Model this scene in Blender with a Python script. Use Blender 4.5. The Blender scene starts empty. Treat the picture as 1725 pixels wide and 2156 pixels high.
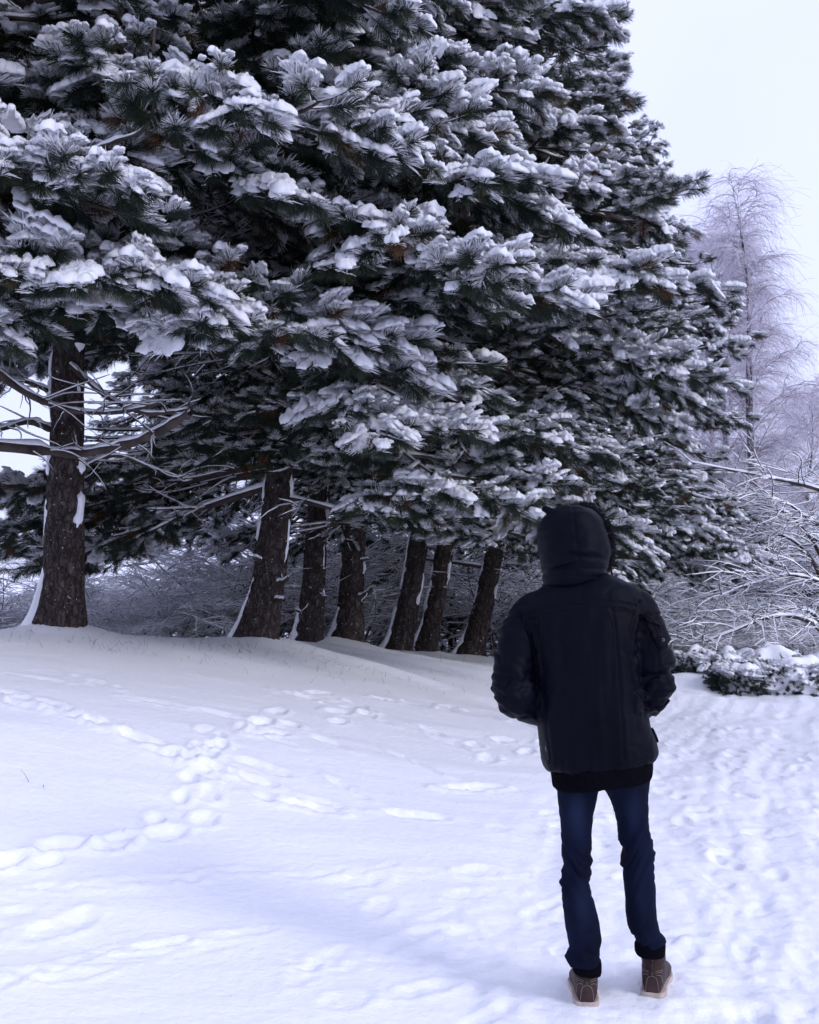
import bpy, math, random
import numpy as np
from mathutils import Vector

scene = bpy.context.scene
COL = scene.collection
R = math.radians

# ------------------------------------------------------------------ camera
CAM_H, PITCH, FPX = 1.6, R(2.55), 2400.0       # eye height, upward tilt, focal length in 1725-px-wide units
cam_d = bpy.data.cameras.new('camera'); cam = bpy.data.objects.new('camera', cam_d); COL.objects.link(cam)
cam.location = (0, 0, CAM_H); cam.rotation_euler = (R(90) + PITCH, 0, 0)
cam_d.sensor_fit = 'VERTICAL'; cam_d.sensor_height = 24.0; cam_d.lens = 24.0 * FPX / 2156.0
cam_d.clip_start = 0.05; cam_d.clip_end = 3000
scene.camera = cam

# ------------------------------------------------------------------ sky and sun (bright overcast)
SUN_EL, SUN_AZ = R(27), R(122)                  # azimuth measured from +Y towards +X
world = bpy.data.worlds.new('World'); scene.world = world; world.use_nodes = True
wn, wl = world.node_tree.nodes, world.node_tree.links
wn.clear()
w_out = wn.new('ShaderNodeOutputWorld')
sky = wn.new('ShaderNodeTexSky'); sky.sky_type = 'NISHITA'; sky.sun_disc = False
sky.sun_elevation = SUN_EL; sky.sun_rotation = SUN_AZ; sky.air_density = 1.0; sky.dust_density = 2.0
bg1 = wn.new('ShaderNodeBackground'); bg1.inputs[1].default_value = 0.10
wl.new(sky.outputs[0], bg1.inputs[0])
bg2 = wn.new('ShaderNodeBackground'); bg2.inputs[0].default_value = (0.785, 0.845, 1.22, 1); bg2.inputs[1].default_value = 0.92
w_tc = wn.new('ShaderNodeTexCoord'); w_no = wn.new('ShaderNodeTexNoise')
w_no.inputs['Scale'].default_value = 1.6; w_no.inputs['Detail'].default_value = 5
wl.new(w_tc.outputs['Generated'], w_no.inputs['Vector'])
w_mr = wn.new('ShaderNodeMapRange'); w_mr.inputs[1].default_value = 0.35; w_mr.inputs[2].default_value = 0.65
w_mr.inputs[3].default_value = 0.80; w_mr.inputs[4].default_value = 0.97
wl.new(w_no.outputs[0], w_mr.inputs[0])
w_mix = wn.new('ShaderNodeMixShader')
wl.new(w_mr.outputs[0], w_mix.inputs[0]); wl.new(bg1.outputs[0], w_mix.inputs[1]); wl.new(bg2.outputs[0], w_mix.inputs[2])
wl.new(w_mix.outputs[0], w_out.inputs[0])
sun_d = bpy.data.lights.new('sun', 'SUN'); sun_d.energy = 1.15; sun_d.angle = R(20); sun_d.color = (1.0, 0.995, 0.99)
sun = bpy.data.objects.new('sun', sun_d); COL.objects.link(sun)
sd = Vector((math.sin(SUN_AZ) * math.cos(SUN_EL), math.cos(SUN_AZ) * math.cos(SUN_EL), math.sin(SUN_EL)))
sun.rotation_euler = sd.to_track_quat('Z', 'Y').to_euler(); sun.location = (8, -6, 12)
vs = scene.view_settings
vs.view_transform = 'Standard'; vs.look = 'None'; vs.exposure = 0.32; vs.gamma = 1.0; vs.use_curve_mapping = False
scene.cycles.max_bounces = 4; scene.cycles.diffuse_bounces = 4; scene.cycles.glossy_bounces = 1
scene.cycles.use_adaptive_sampling = True; scene.cycles.adaptive_threshold = 0.08; scene.cycles.debug_use_spatial_splits = True
scene.cycles.transparent_max_bounces = 4; scene.cycles.transmission_bounces = 0

# ------------------------------------------------------------------ helpers
def pt(px, py, Y):
    """world point at depth Y seen at (px, py) of a 1725 x 2156 picture"""
    u, v = (px - 862.5) / FPX, (1078.0 - py) / FPX
    yc = math.cos(PITCH) - v * math.sin(PITCH); zc = math.sin(PITCH) + v * math.cos(PITCH)
    return np.array([Y * u / yc, Y, CAM_H + Y * zc / yc])

_tab = np.random.RandomState(7).rand(256, 256)
def vnoise(x, y, seed=0):
    x = np.asarray(x, float) + seed * 17.31; y = np.asarray(y, float) + seed * 9.77
    xi = np.floor(x).astype(int); yi = np.floor(y).astype(int)
    fx = x - xi; fy = y - yi
    fx = fx * fx * (3 - 2 * fx); fy = fy * fy * (3 - 2 * fy)
    a = _tab[xi & 255, yi & 255]; b = _tab[(xi + 1) & 255, yi & 255]
    c = _tab[xi & 255, (yi + 1) & 255]; d = _tab[(xi + 1) & 255, (yi + 1) & 255]
    return (a * (1 - fx) + b * fx) * (1 - fy) + (c * (1 - fx) + d * fx) * fy
def fbm(x, y, seed=0, oct=3):
    s = 0; a = 0.5; f = 1.0
    for k in range(oct):
        s = s + a * (vnoise(x * f, y * f, seed + k * 3) - 0.5); a *= 0.5; f *= 2.03
    return s
def vn3(p, f, seed=0):
    """cheap 3-D noise (-0.5..0.5) from three 2-D slices"""
    p = p * f
    return (vnoise(p[:, 0] + 0.37 * p[:, 2], p[:, 1] - 0.21 * p[:, 2], seed) + vnoise(p[:, 1] + 0.31 * p[:, 0], p[:, 2] + 0.17 * p[:, 1], seed + 5)
            + vnoise(p[:, 2] - 0.27 * p[:, 1], p[:, 0] + 0.13 * p[:, 2], seed + 11)) / 3 - 0.5

def mesh_np(name, v, f, smooth=True):
    """mesh from vertex array and list of face arrays (each N x k)"""
    if not isinstance(f, (list, tuple)): f = [f]
    f = [np.asarray(a, np.int32) for a in f if len(a)]
    me = bpy.data.meshes.new(name)
    v = np.asarray(v, np.float32)
    me.vertices.add(len(v)); me.vertices.foreach_set('co', v.ravel())
    if f:
        nl = sum(a.size for a in f); npoly = sum(len(a) for a in f)
        me.loops.add(nl); me.polygons.add(npoly)
        me.loops.foreach_set('vertex_index', np.concatenate([a.ravel() for a in f]))
        tot = np.concatenate([np.full(len(a), a.shape[1], np.int32) for a in f])
        st = np.concatenate([[0], np.cumsum(tot)[:-1]]).astype(np.int32)
        me.polygons.foreach_set('loop_start', st)
        me.polygons.foreach_set('use_smooth', np.full(npoly, smooth, bool))
        me.update(calc_edges=True); me.validate()
    return me
def obj(name, me, mat=None, parent=None, kind=None, loc=None):
    o = bpy.data.objects.new(name, me); COL.objects.link(o)
    if mat is not None and me is not None:
        me.materials.clear(); me.materials.append(mat)
    if parent is not None: o.parent = parent
    if kind: o['kind'] = kind
    if loc is not None: o.location = loc
    return o
def tag(o, label, cat, group=None):
    o['label'] = label; o['category'] = cat
    if group: o['group'] = group
    return o
def empty(name, loc, label, cat, group=None):
    o = bpy.data.objects.new(name, None); COL.objects.link(o); o.location = loc; o.empty_display_size = 0.2
    return tag(o, label, cat, group)

def unit(v):
    return v / np.maximum(np.linalg.norm(v, axis=-1, keepdims=True), 1e-9)
def tubes(P, rad, k=4, squash=1.0):
    """P (N,M,3) polylines, rad (N,M) -> verts, quads"""
    P = np.asarray(P, float); rad = np.asarray(rad, float)
    N, M, _ = P.shape
    t = unit(np.gradient(P, axis=1))
    mt = np.abs(unit(P[:, -1] - P[:, 0])[:, 2])
    ref = np.where((mt > 0.92)[:, None, None], np.array([1.0, 0, 0]), np.array([0, 0, 1.0]))
    ref = np.broadcast_to(ref, P.shape)
    u = unit(np.cross(t, ref)); w = unit(np.cross(u, t))
    ang = np.arange(k) * 2 * math.pi / k
    V = P[:, :, None, :] + rad[:, :, None, None] * (np.cos(ang)[None, None, :, None] * u[:, :, None, :] + squash * np.sin(ang)[None, None, :, None] * w[:, :, None, :])
    idx = np.arange(N * M * k).reshape(N, M, k)
    a = idx[:, :-1, :]; b = np.roll(a, -1, axis=2); c = idx[:, 1:, :]; d = np.roll(c, -1, axis=2)
    return V.reshape(-1, 3), np.stack([a, b, d, c], -1).reshape(-1, 4)
def join_vf(parts):
    vs_, fs_, n = [], [], 0
    for v, f in parts:
        vs_.append(v); fs_.append(np.asarray(f) + n); n += len(v)
    if not vs_: return np.zeros((0, 3)), np.zeros((0, 4), int)
    return np.concatenate(vs_), np.concatenate(fs_)
def snow_on(P, rad, lift=0.7, gain=0.85, add=0.003, seed=0, keep=1.0):
    """polylines of the snow that lies on top of branches"""
    t = unit(np.gradient(P, axis=1)); flat = np.sqrt(np.clip(1 - t[:, :, 2] ** 2, 0, 1))
    rs = np.random.RandomState(seed)
    amt = (0.7 + 0.5 * rs.rand(*rad.shape)) * np.clip(flat * 1.5 - 0.45, 0, 1)
    r2 = (rad * gain + add) * amt; r2[:, -1] *= .2
    Q = P.copy(); Q[:, :, 2] += rad * lift + r2 * 0.35
    if keep < 1:
        m = rs.rand(len(P)) < keep
        return Q[m], r2[m]
    return Q, r2
def spline(pts, n):
    p = np.array(pts, float); m = len(p)
    ext = np.vstack([2 * p[0] - p[1], p, 2 * p[-1] - p[-2]])
    out = []
    for t in np.linspace(0, m - 1 - 1e-6, n):
        i = int(t); f = t - i
        a, b, c, d = ext[i], ext[i + 1], ext[i + 2], ext[i + 3]
        out.append(0.5 * ((2 * b) + (c - a) * f + (2 * a - 5 * b + 4 * c - d) * f * f + (3 * b - a - 3 * c + d) * f ** 3))
    return np.array(out)

# ------------------------------------------------------------------ materials
def new_mat(name, rough=0.8, spec=0.2):
    m = bpy.data.materials.new(name); m.use_nodes = True
    b = m.node_tree.nodes['Principled BSDF']
    b.inputs['Roughness'].default_value = rough; b.inputs['Specular IOR Level'].default_value = spec
    return m, m.node_tree.nodes, m.node_tree.links, b
def noise_col(nt, coords, scale, detail, stops, rough=0.6, vec=None):
    n, l = nt.nodes, nt.links
    tc = n.new('ShaderNodeTexCoord'); mp = n.new('ShaderNodeMapping'); no = n.new('ShaderNodeTexNoise'); cr = n.new('ShaderNodeValToRGB')
    if vec: mp.inputs['Scale'].default_value = vec
    no.inputs['Scale'].default_value = scale; no.inputs['Detail'].default_value = detail; no.inputs['Roughness'].default_value = rough
    l.new(tc.outputs[coords], mp.inputs[0]); l.new(mp.outputs[0], no.inputs['Vector']); l.new(no.outputs[0], cr.inputs[0])
    e = cr.color_ramp.elements
    e[0].position, e[0].color = stops[0][0], (*stops[0][1], 1)
    e[1].position, e[1].color = stops[-1][0], (*stops[-1][1], 1)
    for p, c in stops[1:-1]:
        x = e.new(p); x.color = (*c, 1)
    return cr, no, mp
def add_bump(nt, b, height, strength, dist):
    bp = nt.nodes.new('ShaderNodeBump'); bp.inputs['Strength'].default_value = strength; bp.inputs['Distance'].default_value = dist
    nt.links.new(height, bp.inputs['Height']); nt.links.new(bp.outputs[0], b.inputs['Normal'])
    return bp

SNOW = (0.895, 0.90, 0.945)
def make_snow(name, bump_scale, strength, dist):
    m, n, l, b = new_mat(name, 0.55, 0.25)
    cr, no, mp = noise_col(m.node_tree, 'Object', bump_scale, 5, [(0.3, (0.87, 0.875, 0.93)), (0.7, SNOW)])
    l.new(cr.outputs[0], b.inputs['Base Color'])
    add_bump(m.node_tree, b, no.outputs[0], strength, dist)
    return m
M_SNOW_G = make_snow('ground_snow', 22.0, 0.45, 0.02)
M_SNOW = make_snow('lying_snow', 40.0, 0.5, 0.012)
def loose_snow():
    """thin snow caught in needles lets light through"""
    m = make_snow('needle_snow', 40.0, 0.5, 0.012); n, l = m.node_tree.nodes, m.node_tree.links
    t = n.new('ShaderNodeBsdfTranslucent'); t.inputs[0].default_value = (0.90, 0.91, 0.95, 1); mx = n.new('ShaderNodeMixShader'); mx.inputs[0].default_value = 0.22
    l.new(n['Principled BSDF'].outputs[0], mx.inputs[1]); l.new(t.outputs[0], mx.inputs[2]); l.new(mx.outputs[0], n['Material Output'].inputs[0])
    return m
M_SNOWN = loose_snow()

def make_bark():
    m, n, l, b = new_mat('pine_bark', 0.9, 0.15)
    cr, no, mp = noise_col(m.node_tree, 'Object', 9.0, 9, [(0.28, (0.024, 0.019, 0.019)), (0.5, (0.076, 0.058, 0.055)), (0.72, (0.175, 0.148, 0.145))], 0.78, (2.0, 2.0, 0.8))
    tc = n.new('ShaderNodeTexCoord'); n2 = n.new('ShaderNodeTexNoise'); n2.inputs['Scale'].default_value = 7; n2.inputs['Detail'].default_value = 4
    sc = n.new('ShaderNodeVectorMath'); sc.operation = 'SCALE'; sc.inputs['Scale'].default_value = .16; ad = n.new('ShaderNodeVectorMath'); ad.operation = 'ADD'
    m2 = n.new('ShaderNodeMapping'); m2.inputs['Scale'].default_value = (21, 21, 7.0); vo = n.new('ShaderNodeTexVoronoi'); vo.feature = 'DISTANCE_TO_EDGE'; vo.inputs['Scale'].default_value = 1.0
    l.new(tc.outputs['Object'], n2.inputs['Vector']); l.new(n2.outputs['Color'], sc.inputs[0]); l.new(tc.outputs['Object'], ad.inputs[0]); l.new(sc.outputs[0], ad.inputs[1])
    l.new(ad.outputs[0], m2.inputs[0]); l.new(m2.outputs[0], vo.inputs['Vector'])
    fr = n.new('ShaderNodeMapRange'); fr.inputs[1].default_value = -0.06; fr.inputs[2].default_value = 0.16; l.new(vo.outputs['Distance'], fr.inputs[0])
    mx = n.new('ShaderNodeMix'); mx.data_type = 'RGBA'; mx.inputs[6].default_value = (0.026, 0.019, 0.017, 1); l.new(fr.outputs[0], mx.inputs[0]); l.new(cr.outputs[0], mx.inputs[7])
    n3 = n.new('ShaderNodeTexNoise'); n3.inputs['Scale'].default_value = 34; n3.inputs['Detail'].default_value = 3; l.new(tc.outputs['Object'], n3.inputs['Vector'])
    f3 = n.new('ShaderNodeMapRange'); f3.inputs[1].default_value = 0.685; f3.inputs[2].default_value = 0.73; l.new(n3.outputs[0], f3.inputs[0])          # flecks of blown snow
    m3 = n.new('ShaderNodeMix'); m3.data_type = 'RGBA'; m3.inputs[7].default_value = (*SNOW, 1); l.new(f3.outputs[0], m3.inputs[0]); l.new(mx.outputs[2], m3.inputs[6])
    l.new(m3.outputs[2], b.inputs['Base Color'])
    sm = n.new('ShaderNodeMath'); sm.operation = 'ADD'; l.new(fr.outputs[0], sm.inputs[0]); l.new(no.outputs[0], sm.inputs[1])
    add_bump(m.node_tree, b, sm.outputs[0], 1.0, 0.022)
    return m
M_BARK = make_bark()
def simple(name, c0, c1, scale=8.0, rough=0.85, spec=0.2, bump=0.3, dist=0.01, vec=None):
    m, n, l, b = new_mat(name, rough, spec)
    cr, no, mp = noise_col(m.node_tree, 'Object', scale, 5, [(0.32, c0), (0.68, c1)], 0.6, vec)
    l.new(cr.outputs[0], b.inputs['Base Color'])
    if bump: add_bump(m.node_tree, b, no.outputs[0], bump, dist)
    return m
M_TWIG = simple('pine_twig', (0.030, 0.024, 0.022), (0.085, 0.066, 0.058), 6.0)
M_SHRUB = simple('shrub_twig', (0.085, 0.068, 0.076), (0.21, 0.18, 0.195), 4.0)
M_BIRCHTWIG = simple('birch_twig', (0.58, 0.54, 0.64), (0.76, 0.72, 0.80), 3.0)
M_BIRCHLIMB = simple('birch_limb', (0.30, 0.27, 0.31), (0.50, 0.46, 0.52), 3.0)
def make_birch():
    m, n, l, b = new_mat('birch_bark', 0.8, 0.2)
    cr, no, mp = noise_col(m.node_tree, 'Object', 3.0, 6, [(0.40, (0.028, 0.024, 0.026)), (0.50, (0.12, 0.10, 0.105)), (0.66, (0.42, 0.39, 0.42))], 0.65, (1, 1, 1.6))
    l.new(cr.outputs[0], b.inputs['Base Color']); add_bump(m.node_tree, b, no.outputs[0], 0.5, 0.02)
    return m
M_BIRCH = make_birch()
def make_needle(name, cols):
    m, n, l, b = new_mat(name, 0.5, 0.3)
    oi = n.new('ShaderNodeObjectInfo'); cr = n.new('ShaderNodeValToRGB')
    e = cr.color_ramp.elements
    e[0].position, e[0].color = 0.0, (*cols[0], 1); e[1].position, e[1].color = 1.0, (*cols[-1], 1)
    for k, c in enumerate(cols[1:-1]):
        x = e.new((0.55, 0.93)[k]); x.color = (*c, 1)
    l.new(oi.outputs['Random'], cr.inputs[0]); l.new(cr.outputs[0], b.inputs['Base Color'])
    return m
M_NEEDLE = make_needle('pine_needle', [(0.012, 0.022, 0.018), (0.022, 0.036, 0.026), (0.036, 0.045, 0.022), (0.10, 0.040, 0.016)])
M_SPRUCE = make_needle('spruce_needle', [(0.012, 0.022, 0.020), (0.020, 0.032, 0.026), (0.028, 0.038, 0.026), (0.035, 0.040, 0.028)])

# ================================================================== GROUND
# pine trunks: x, y of the base (metres), trunk radius, sideways sweep of the foot
TREES = []
for px, py, d, r, sw in ((130, 1335, 10.5, .175, .04), (545, 1356, 12.5, .172, .25), (652, 1367, 15.0, .150, .11), (735, 1366, 15.3, .163, .10),
                         (838, 1380, 17.0, .160, .36), (893, 1382, 18.0, .148, .38), (990, 1386, 18.5, .165, .46)):
    p = pt(px, py, d); TREES.append((p[0], p[1], p[2], r, sw))
ctrl = [(0.7, 4.2, 0), (0.0, 2.0, 0.02), (1.6, 2.4, 0), (3.0, 5, 0.03), (3.6, 8, 0.0), (5, 14, 0.0), (2.2, 9, -0.02), (1.4, 6.5, -0.02), (4.2, 11.5, -0.02),
        (-1.75, 4.9, 0.26), (-0.8, 3.6, 0.10), (-2.3, 6.5, 0.66), (-1.0, 7.0, 0.40), (0.3, 9.0, 0.20), (1.3, 12, 0.06), (-0.2, 5.6, 0.12), (-3.6, 4.6, 0.55),
        (-5.5, 9.5, 1.0), (-4.6, 13.5, 0.60), (-7, 18, 0.2), (-2.0, 18.5, 0.12), (1.0, 23, -0.35), (4.5, 21, -0.15), (9, 20, 0.0), (7.5, 13, 0.1), (6, 8, 0.1), (5, 3, 0.1),
        (-1.3, 10.5, 0.66), (-9, 5, 1.0), (-10, 12, 0.9), (10, 5, 0.15), (0.2, 14, 0.34), (-3.2, 1.0, 0.4), (3, 0.5, 0.05), (2.6, 17.5, -0.05), (-9, 26, 0), (0, 30, -0.5), (10, 30, -0.1)]
ctrl += [(t[0], t[1], t[2]) for t in TREES]
ctrl = np.array(ctrl, float)
def _phi(r): return r * r * np.log(r + 1e-9)
_D = np.linalg.norm(ctrl[:, None, :2] - ctrl[None, :, :2], axis=-1)
_n = len(ctrl); _A = np.zeros((_n + 3, _n + 3)); _A[:_n, :_n] = _phi(_D) + np.eye(_n) * 0.02
_A[:_n, _n] = 1; _A[:_n, _n + 1:] = ctrl[:, :2]; _A[_n, :_n] = 1; _A[_n + 1:, :_n] = ctrl[:, :2].T
_w = np.linalg.solve(_A, np.concatenate([ctrl[:, 2], np.zeros(3)]))
def ground(x, y):
    """smooth lie of the land"""
    x = np.asarray(x, float); y = np.asarray(y, float)
    xc = np.clip(x, -12, 12); yc = np.clip(y, -1, 32)
    z = np.full(x.shape, _w[_n]) + _w[_n + 1] * xc + _w[_n + 2] * yc
    for k in range(_n):
        z = z + _w[k] * _phi(np.hypot(xc - ctrl[k, 0], yc - ctrl[k, 1]))
    far = np.clip((np.hypot(x, y - 8) - 22) / 30, 0, 1)
    return z * (1 - far) - 0.6 * far
def gz(x, y): return float(ground(np.array([x]), np.array([y]))[0])
def on_ground(px, py):
    """point of the ground seen at a picture point"""
    lo, hi = 1.5, 40.0
    Y = lo
    while Y < hi:
        p = pt(px, py, Y)
        if p[2] < gz(p[0], p[1]): break
        Y += 0.05
    return p[:2]

def axis_lines(bands):
    out = [bands[0][0]]
    for lo, hi, step in bands:
        n = max(1, int(round((hi - lo) / step))); out += list(np.linspace(lo, hi, n + 1)[1:])
    return np.array(out)
GX = np.concatenate([-np.geomspace(400, 9, 26), axis_lines([(-8.6, -5, .10), (-5, -3.2, .04), (-3.2, 3.4, .0185), (3.4, 5.5, .035), (5.5, 8.6, .09)]), np.geomspace(9, 400, 26)])
gy = [2.6]
while gy[-1] < 26: gy.append(gy[-1] + max(0.014, 0.0046 * gy[-1]))
GY = np.concatenate([-np.geomspace(200, 1, 12), np.linspace(-0.5, 2.4, 30), np.array(gy), np.geomspace(27, 1500, 40)])
X, Y = np.meshgrid(GX, GY)
Z = ground(X.ravel(), Y.ravel()).reshape(X.shape)
rs = np.random.RandomState(11)
# path corridor (trampled) : signed distance to its left edge
edge_y = np.array([-2, 3.95, 7.45, 10, 13, 18, 40]); edge_x = np.array([-0.9, 0.0, 0.72, 1.6, 2.8, 5.2, 12])
ex = np.interp(Y, edge_y, edge_x) + 0.25 * fbm(Y * 0.8, X * 0.4, 3)
path = np.clip((X - ex) / 0.7 + 0.35, 0, 1); path = path * path * (3 - 2 * path)
path *= 1 - np.clip((Y - 14) / 6, 0, 1)
near = (np.abs(X) < 9) & (Y > 2) & (Y < 26)
# wind-blown undulation, stretched across the slope
c, s = math.cos(R(20)), math.sin(R(20))
Xr, Yr = c * X + s * Y, -s * X + c * Y
Z += 0.055 * fbm(Xr * 0.45, Yr * 0.9, 21, 2) * near
Z += 0.028 * fbm(Xr * 0.9, Yr * 2.8, 25, 3) * near * (1 - 0.6 * path)
Z += 0.008 * fbm(Xr * 3.5, Yr * 9, 31, 2) * near
# trodden snow of the path: lumps over lumps
lump = np.abs(fbm(X * 3.6, Y * 3.6, 41, 3)) * 0.11 + np.abs(fbm(X * 9.5, Y * 9.5, 47, 2)) * 0.05
ruts = fbm((X - ex) * 5.5 + .5 * fbm(X * 1.5, Y * 1.5, 51), Y * 0.75, 53, 3)
Z += path * (0.5 * (lump - 0.035) + 0.055 * ruts) * near
for (x, y, z, r, sw) in TREES:
    dd = np.hypot(X - x, Y - y); Z += 0.10 * np.exp(-(dd / 0.42) ** 2) * (0.7 + 0.6 * vnoise(X * 3, Y * 3, 5))
# hummocks where the right-hand tree roots and snow drifts run down
for (px, py, L, w, h, ang) in ((1120, 1440, 2.6, .22, .10, -25), (1010, 1425, 2.2, .16, .08, -22), (1250, 1455, 2.4, .2, .08, -28), (760, 1400, 2.2, .2, .07, -18), (1500, 1450, 1.2, .5, .22, 10)):
    q = on_ground(px, py); ca, sa = math.cos(R(ang)), math.sin(R(ang))
    u = (X - q[0]) * ca + (Y - q[1]) * sa; v = -(X - q[0]) * sa + (Y - q[1]) * ca
    Z += h * np.exp(-(u / L) ** 2 - (v / w) ** 2)

def stamp(x, y, ang, L, W, depth, rim, seed=0, rough=0.0):
    i0, i1 = np.searchsorted(GX, [x - L * 2.2, x + L * 2.2]); j0, j1 = np.searchsorted(GY, [y - L * 2.2, y + L * 2.2])
    if i1 <= i0 or j1 <= j0: return
    xx, yy = X[j0:j1, i0:i1], Y[j0:j1, i0:i1]
    ca, sa = math.cos(ang), math.sin(ang)
    u = ((xx - x) * ca + (yy - y) * sa) / L; v = (-(xx - x) * sa + (yy - y) * ca) / W
    n1 = fbm(xx * 11, yy * 11, seed, 2)
    r = np.sqrt(u * u + v * v) + 0.9 * n1
    k = np.clip((1.1 - r) / 0.6, 0, 1); k = k * k * (3 - 2 * k)
    ringv = np.exp(-((r - 1.28) / 0.26) ** 2) * (0.55 + 1.5 * np.clip(vnoise(xx * 16, yy * 16, seed + 2) - 0.35, 0, 1))
    Z[j0:j1, i0:i1] += -.42 * depth * k + .32 * rim * ringv + 0.8 * rough * np.abs(fbm(xx * 17, yy * 17, seed + 4, 2)) * np.exp(-(r / 1.5) ** 2)
def track(pix, step=0.36, side=0.11, L=0.13, W=0.062, depth=0.05, rim=0.03, rough=0.03, jit=0.04, n=1):
    P = np.array([on_ground(*q) for q in pix])
    P = spline(np.c_[P, np.zeros(len(P))], 200)[:, :2]
    d = np.concatenate([[0], np.cumsum(np.linalg.norm(np.diff(P, axis=0), axis=1))])
    k = 0
    for t in np.arange(0.05, d[-1], step):
        x = np.interp(t, d, P[:, 0]); y = np.interp(t, d, P[:, 1])
        x2 = np.interp(t + 0.1, d, P[:, 0]); y2 = np.interp(t + 0.1, d, P[:, 1])
        a = math.atan2(y2 - y, x2 - x) if t + 0.1 < d[-1] else a
        for q in range(n):
            sgn = 1 if (k % 2) else -1
            stamp(x - math.sin(a) * side * sgn + rs.randn() * jit, y + math.cos(a) * side * sgn + rs.randn() * jit, a + rs.randn() * 0.25,
                  L * rs.uniform(.8, 1.3), W * rs.uniform(.8, 1.3), depth * rs.uniform(.6, 1.2), rim * rs.uniform(.6, 1.3), int(rs.randint(90)), rough)
            k += 1
track([(-60, 1455), (60, 1480), (200, 1530), (330, 1580), (420, 1612), (520, 1650), (700, 1705)], step=.17, side=.07, depth=.05, rim=.045, rough=.07, jit=.045)
track([(560, 1525), (470, 1560), (425, 1590), (410, 1650), (412, 1690), (380, 1730), (290, 1765), (190, 1790), (90, 1815), (-40, 1850)], step=.16, side=.055, L=.11, W=.055, depth=.055, rim=.045, rough=.045, jit=.035)
track([(430, 1575), (520, 1540), (640, 1510), (760, 1490), (600, 1455)], step=.3, side=.1, rough=.05)
track([(40, 1420), (170, 1440), (330, 1480), (470, 1515), (600, 1560)], step=.45, side=.1, L=.2, W=.05, depth=.04, rim=.03)
track([(640, 1460), (720, 1480), (860, 1530), (960, 1560), (1050, 1590)], step=.35, L=.18, rough=.05)
track([(800, 1470), (900, 1490), (1000, 1500), (1090, 1530)], step=.28, L=.16, rough=.04)
track([(700, 1560), (820, 1600), (930, 1640), (1080, 1660)], step=.5, L=.2, W=.06)
track([(560, 1610), (680, 1650), (800, 1690), (900, 1700)], step=.45, L=.19)
track([(-30, 1870), (150, 1880), (330, 1872), (520, 1850), (700, 1842), (900, 1828)], step=.14, side=.02, L=.12, W=.03, depth=.014, rim=.014, rough=.03, jit=.035)
track([(-40, 2085), (120, 2050), (260, 2020), (420, 1985), (560, 1965)], step=.13, side=.02, L=.14, W=.035, depth=.018, rim=.016, rough=.035, jit=.04)
track([(600, 2050), (720, 2020), (840, 1990), (960, 1930)], step=.2, side=.05, L=.16, W=.05, depth=.018, rim=.016, rough=.04)
track([(0, 1930), (60, 1960), (140, 1935)], step=.13, side=.09, depth=.025, rough=.07, rim=.022)
track([(640, 2110), (760, 2080), (900, 2060)], step=.2, depth=.022, rim=.016, rough=.04)
track([(740, 1920), (800, 1880), (900, 1860), (1050, 1840)], step=.3, depth=.025, rim=.018, rough=.05)
track([(1000, 1590), (1080, 1570), (1200, 1550)], step=.3, rough=.04)
# prints scattered over the trodden path, mostly walking along it
for k in range(480):
    y = 2.8 + 10.5 * rs.rand() ** 1.4; e = np.interp(y, edge_y, edge_x)
    x = e - 0.25 + rs.rand() ** 0.8 * (2.6 + 0.28 * y)
    slope = math.atan2(1.0, np.interp(y + .5, edge_y, edge_x) - np.interp(y - .5, edge_y, edge_x))
    dp = rs.uniform(.008, .032)
    stamp(x, y, slope + rs.randn() * 0.35, rs.uniform(.09, .16), rs.uniform(.04, .075), dp, dp * rs.uniform(.4, .9), int(rs.randint(90)), rs.uniform(0, .05))
# twin sledge runner lines, right of the walker
for off in (-.05, .05):
    P = np.array([on_ground(*q) for q in ((1505, 1700), (1520, 1760), (1528, 1820), (1505, 1890), (1475, 1950))])
    P = spline(np.c_[P, np.zeros(len(P))], 50)[:, :2]
    for p, q in zip(P[:-1], P[1:]):
        a = math.atan2(q[1] - p[1], q[0] - p[0]); stamp(p[0] + off, p[1], a, .06, .030, .004, .001, 3, 0)
idx = np.arange(X.size).reshape(X.shape)
F = np.stack([idx[:-1, :-1], idx[:-1, 1:], idx[1:, 1:], idx[1:, :-1]], -1).reshape(-1, 4)
snow_ground = obj('ground', mesh_np('ground', np.stack([X, Y, Z], -1).reshape(-1, 3), F), M_SNOW_G)
snow_ground['kind'] = 'structure'; snow_ground['label'] = 'white trodden snow sloping from the pines down to the path'
def gsurf(x, y):
    i = min(max(np.searchsorted(GX, x), 1), len(GX) - 1); j = min(max(np.searchsorted(GY, y), 1), len(GY) - 1)
    return float(min(Z[j, i], Z[j - 1, i], Z[j, i - 1], Z[j - 1, i - 1]))

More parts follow.
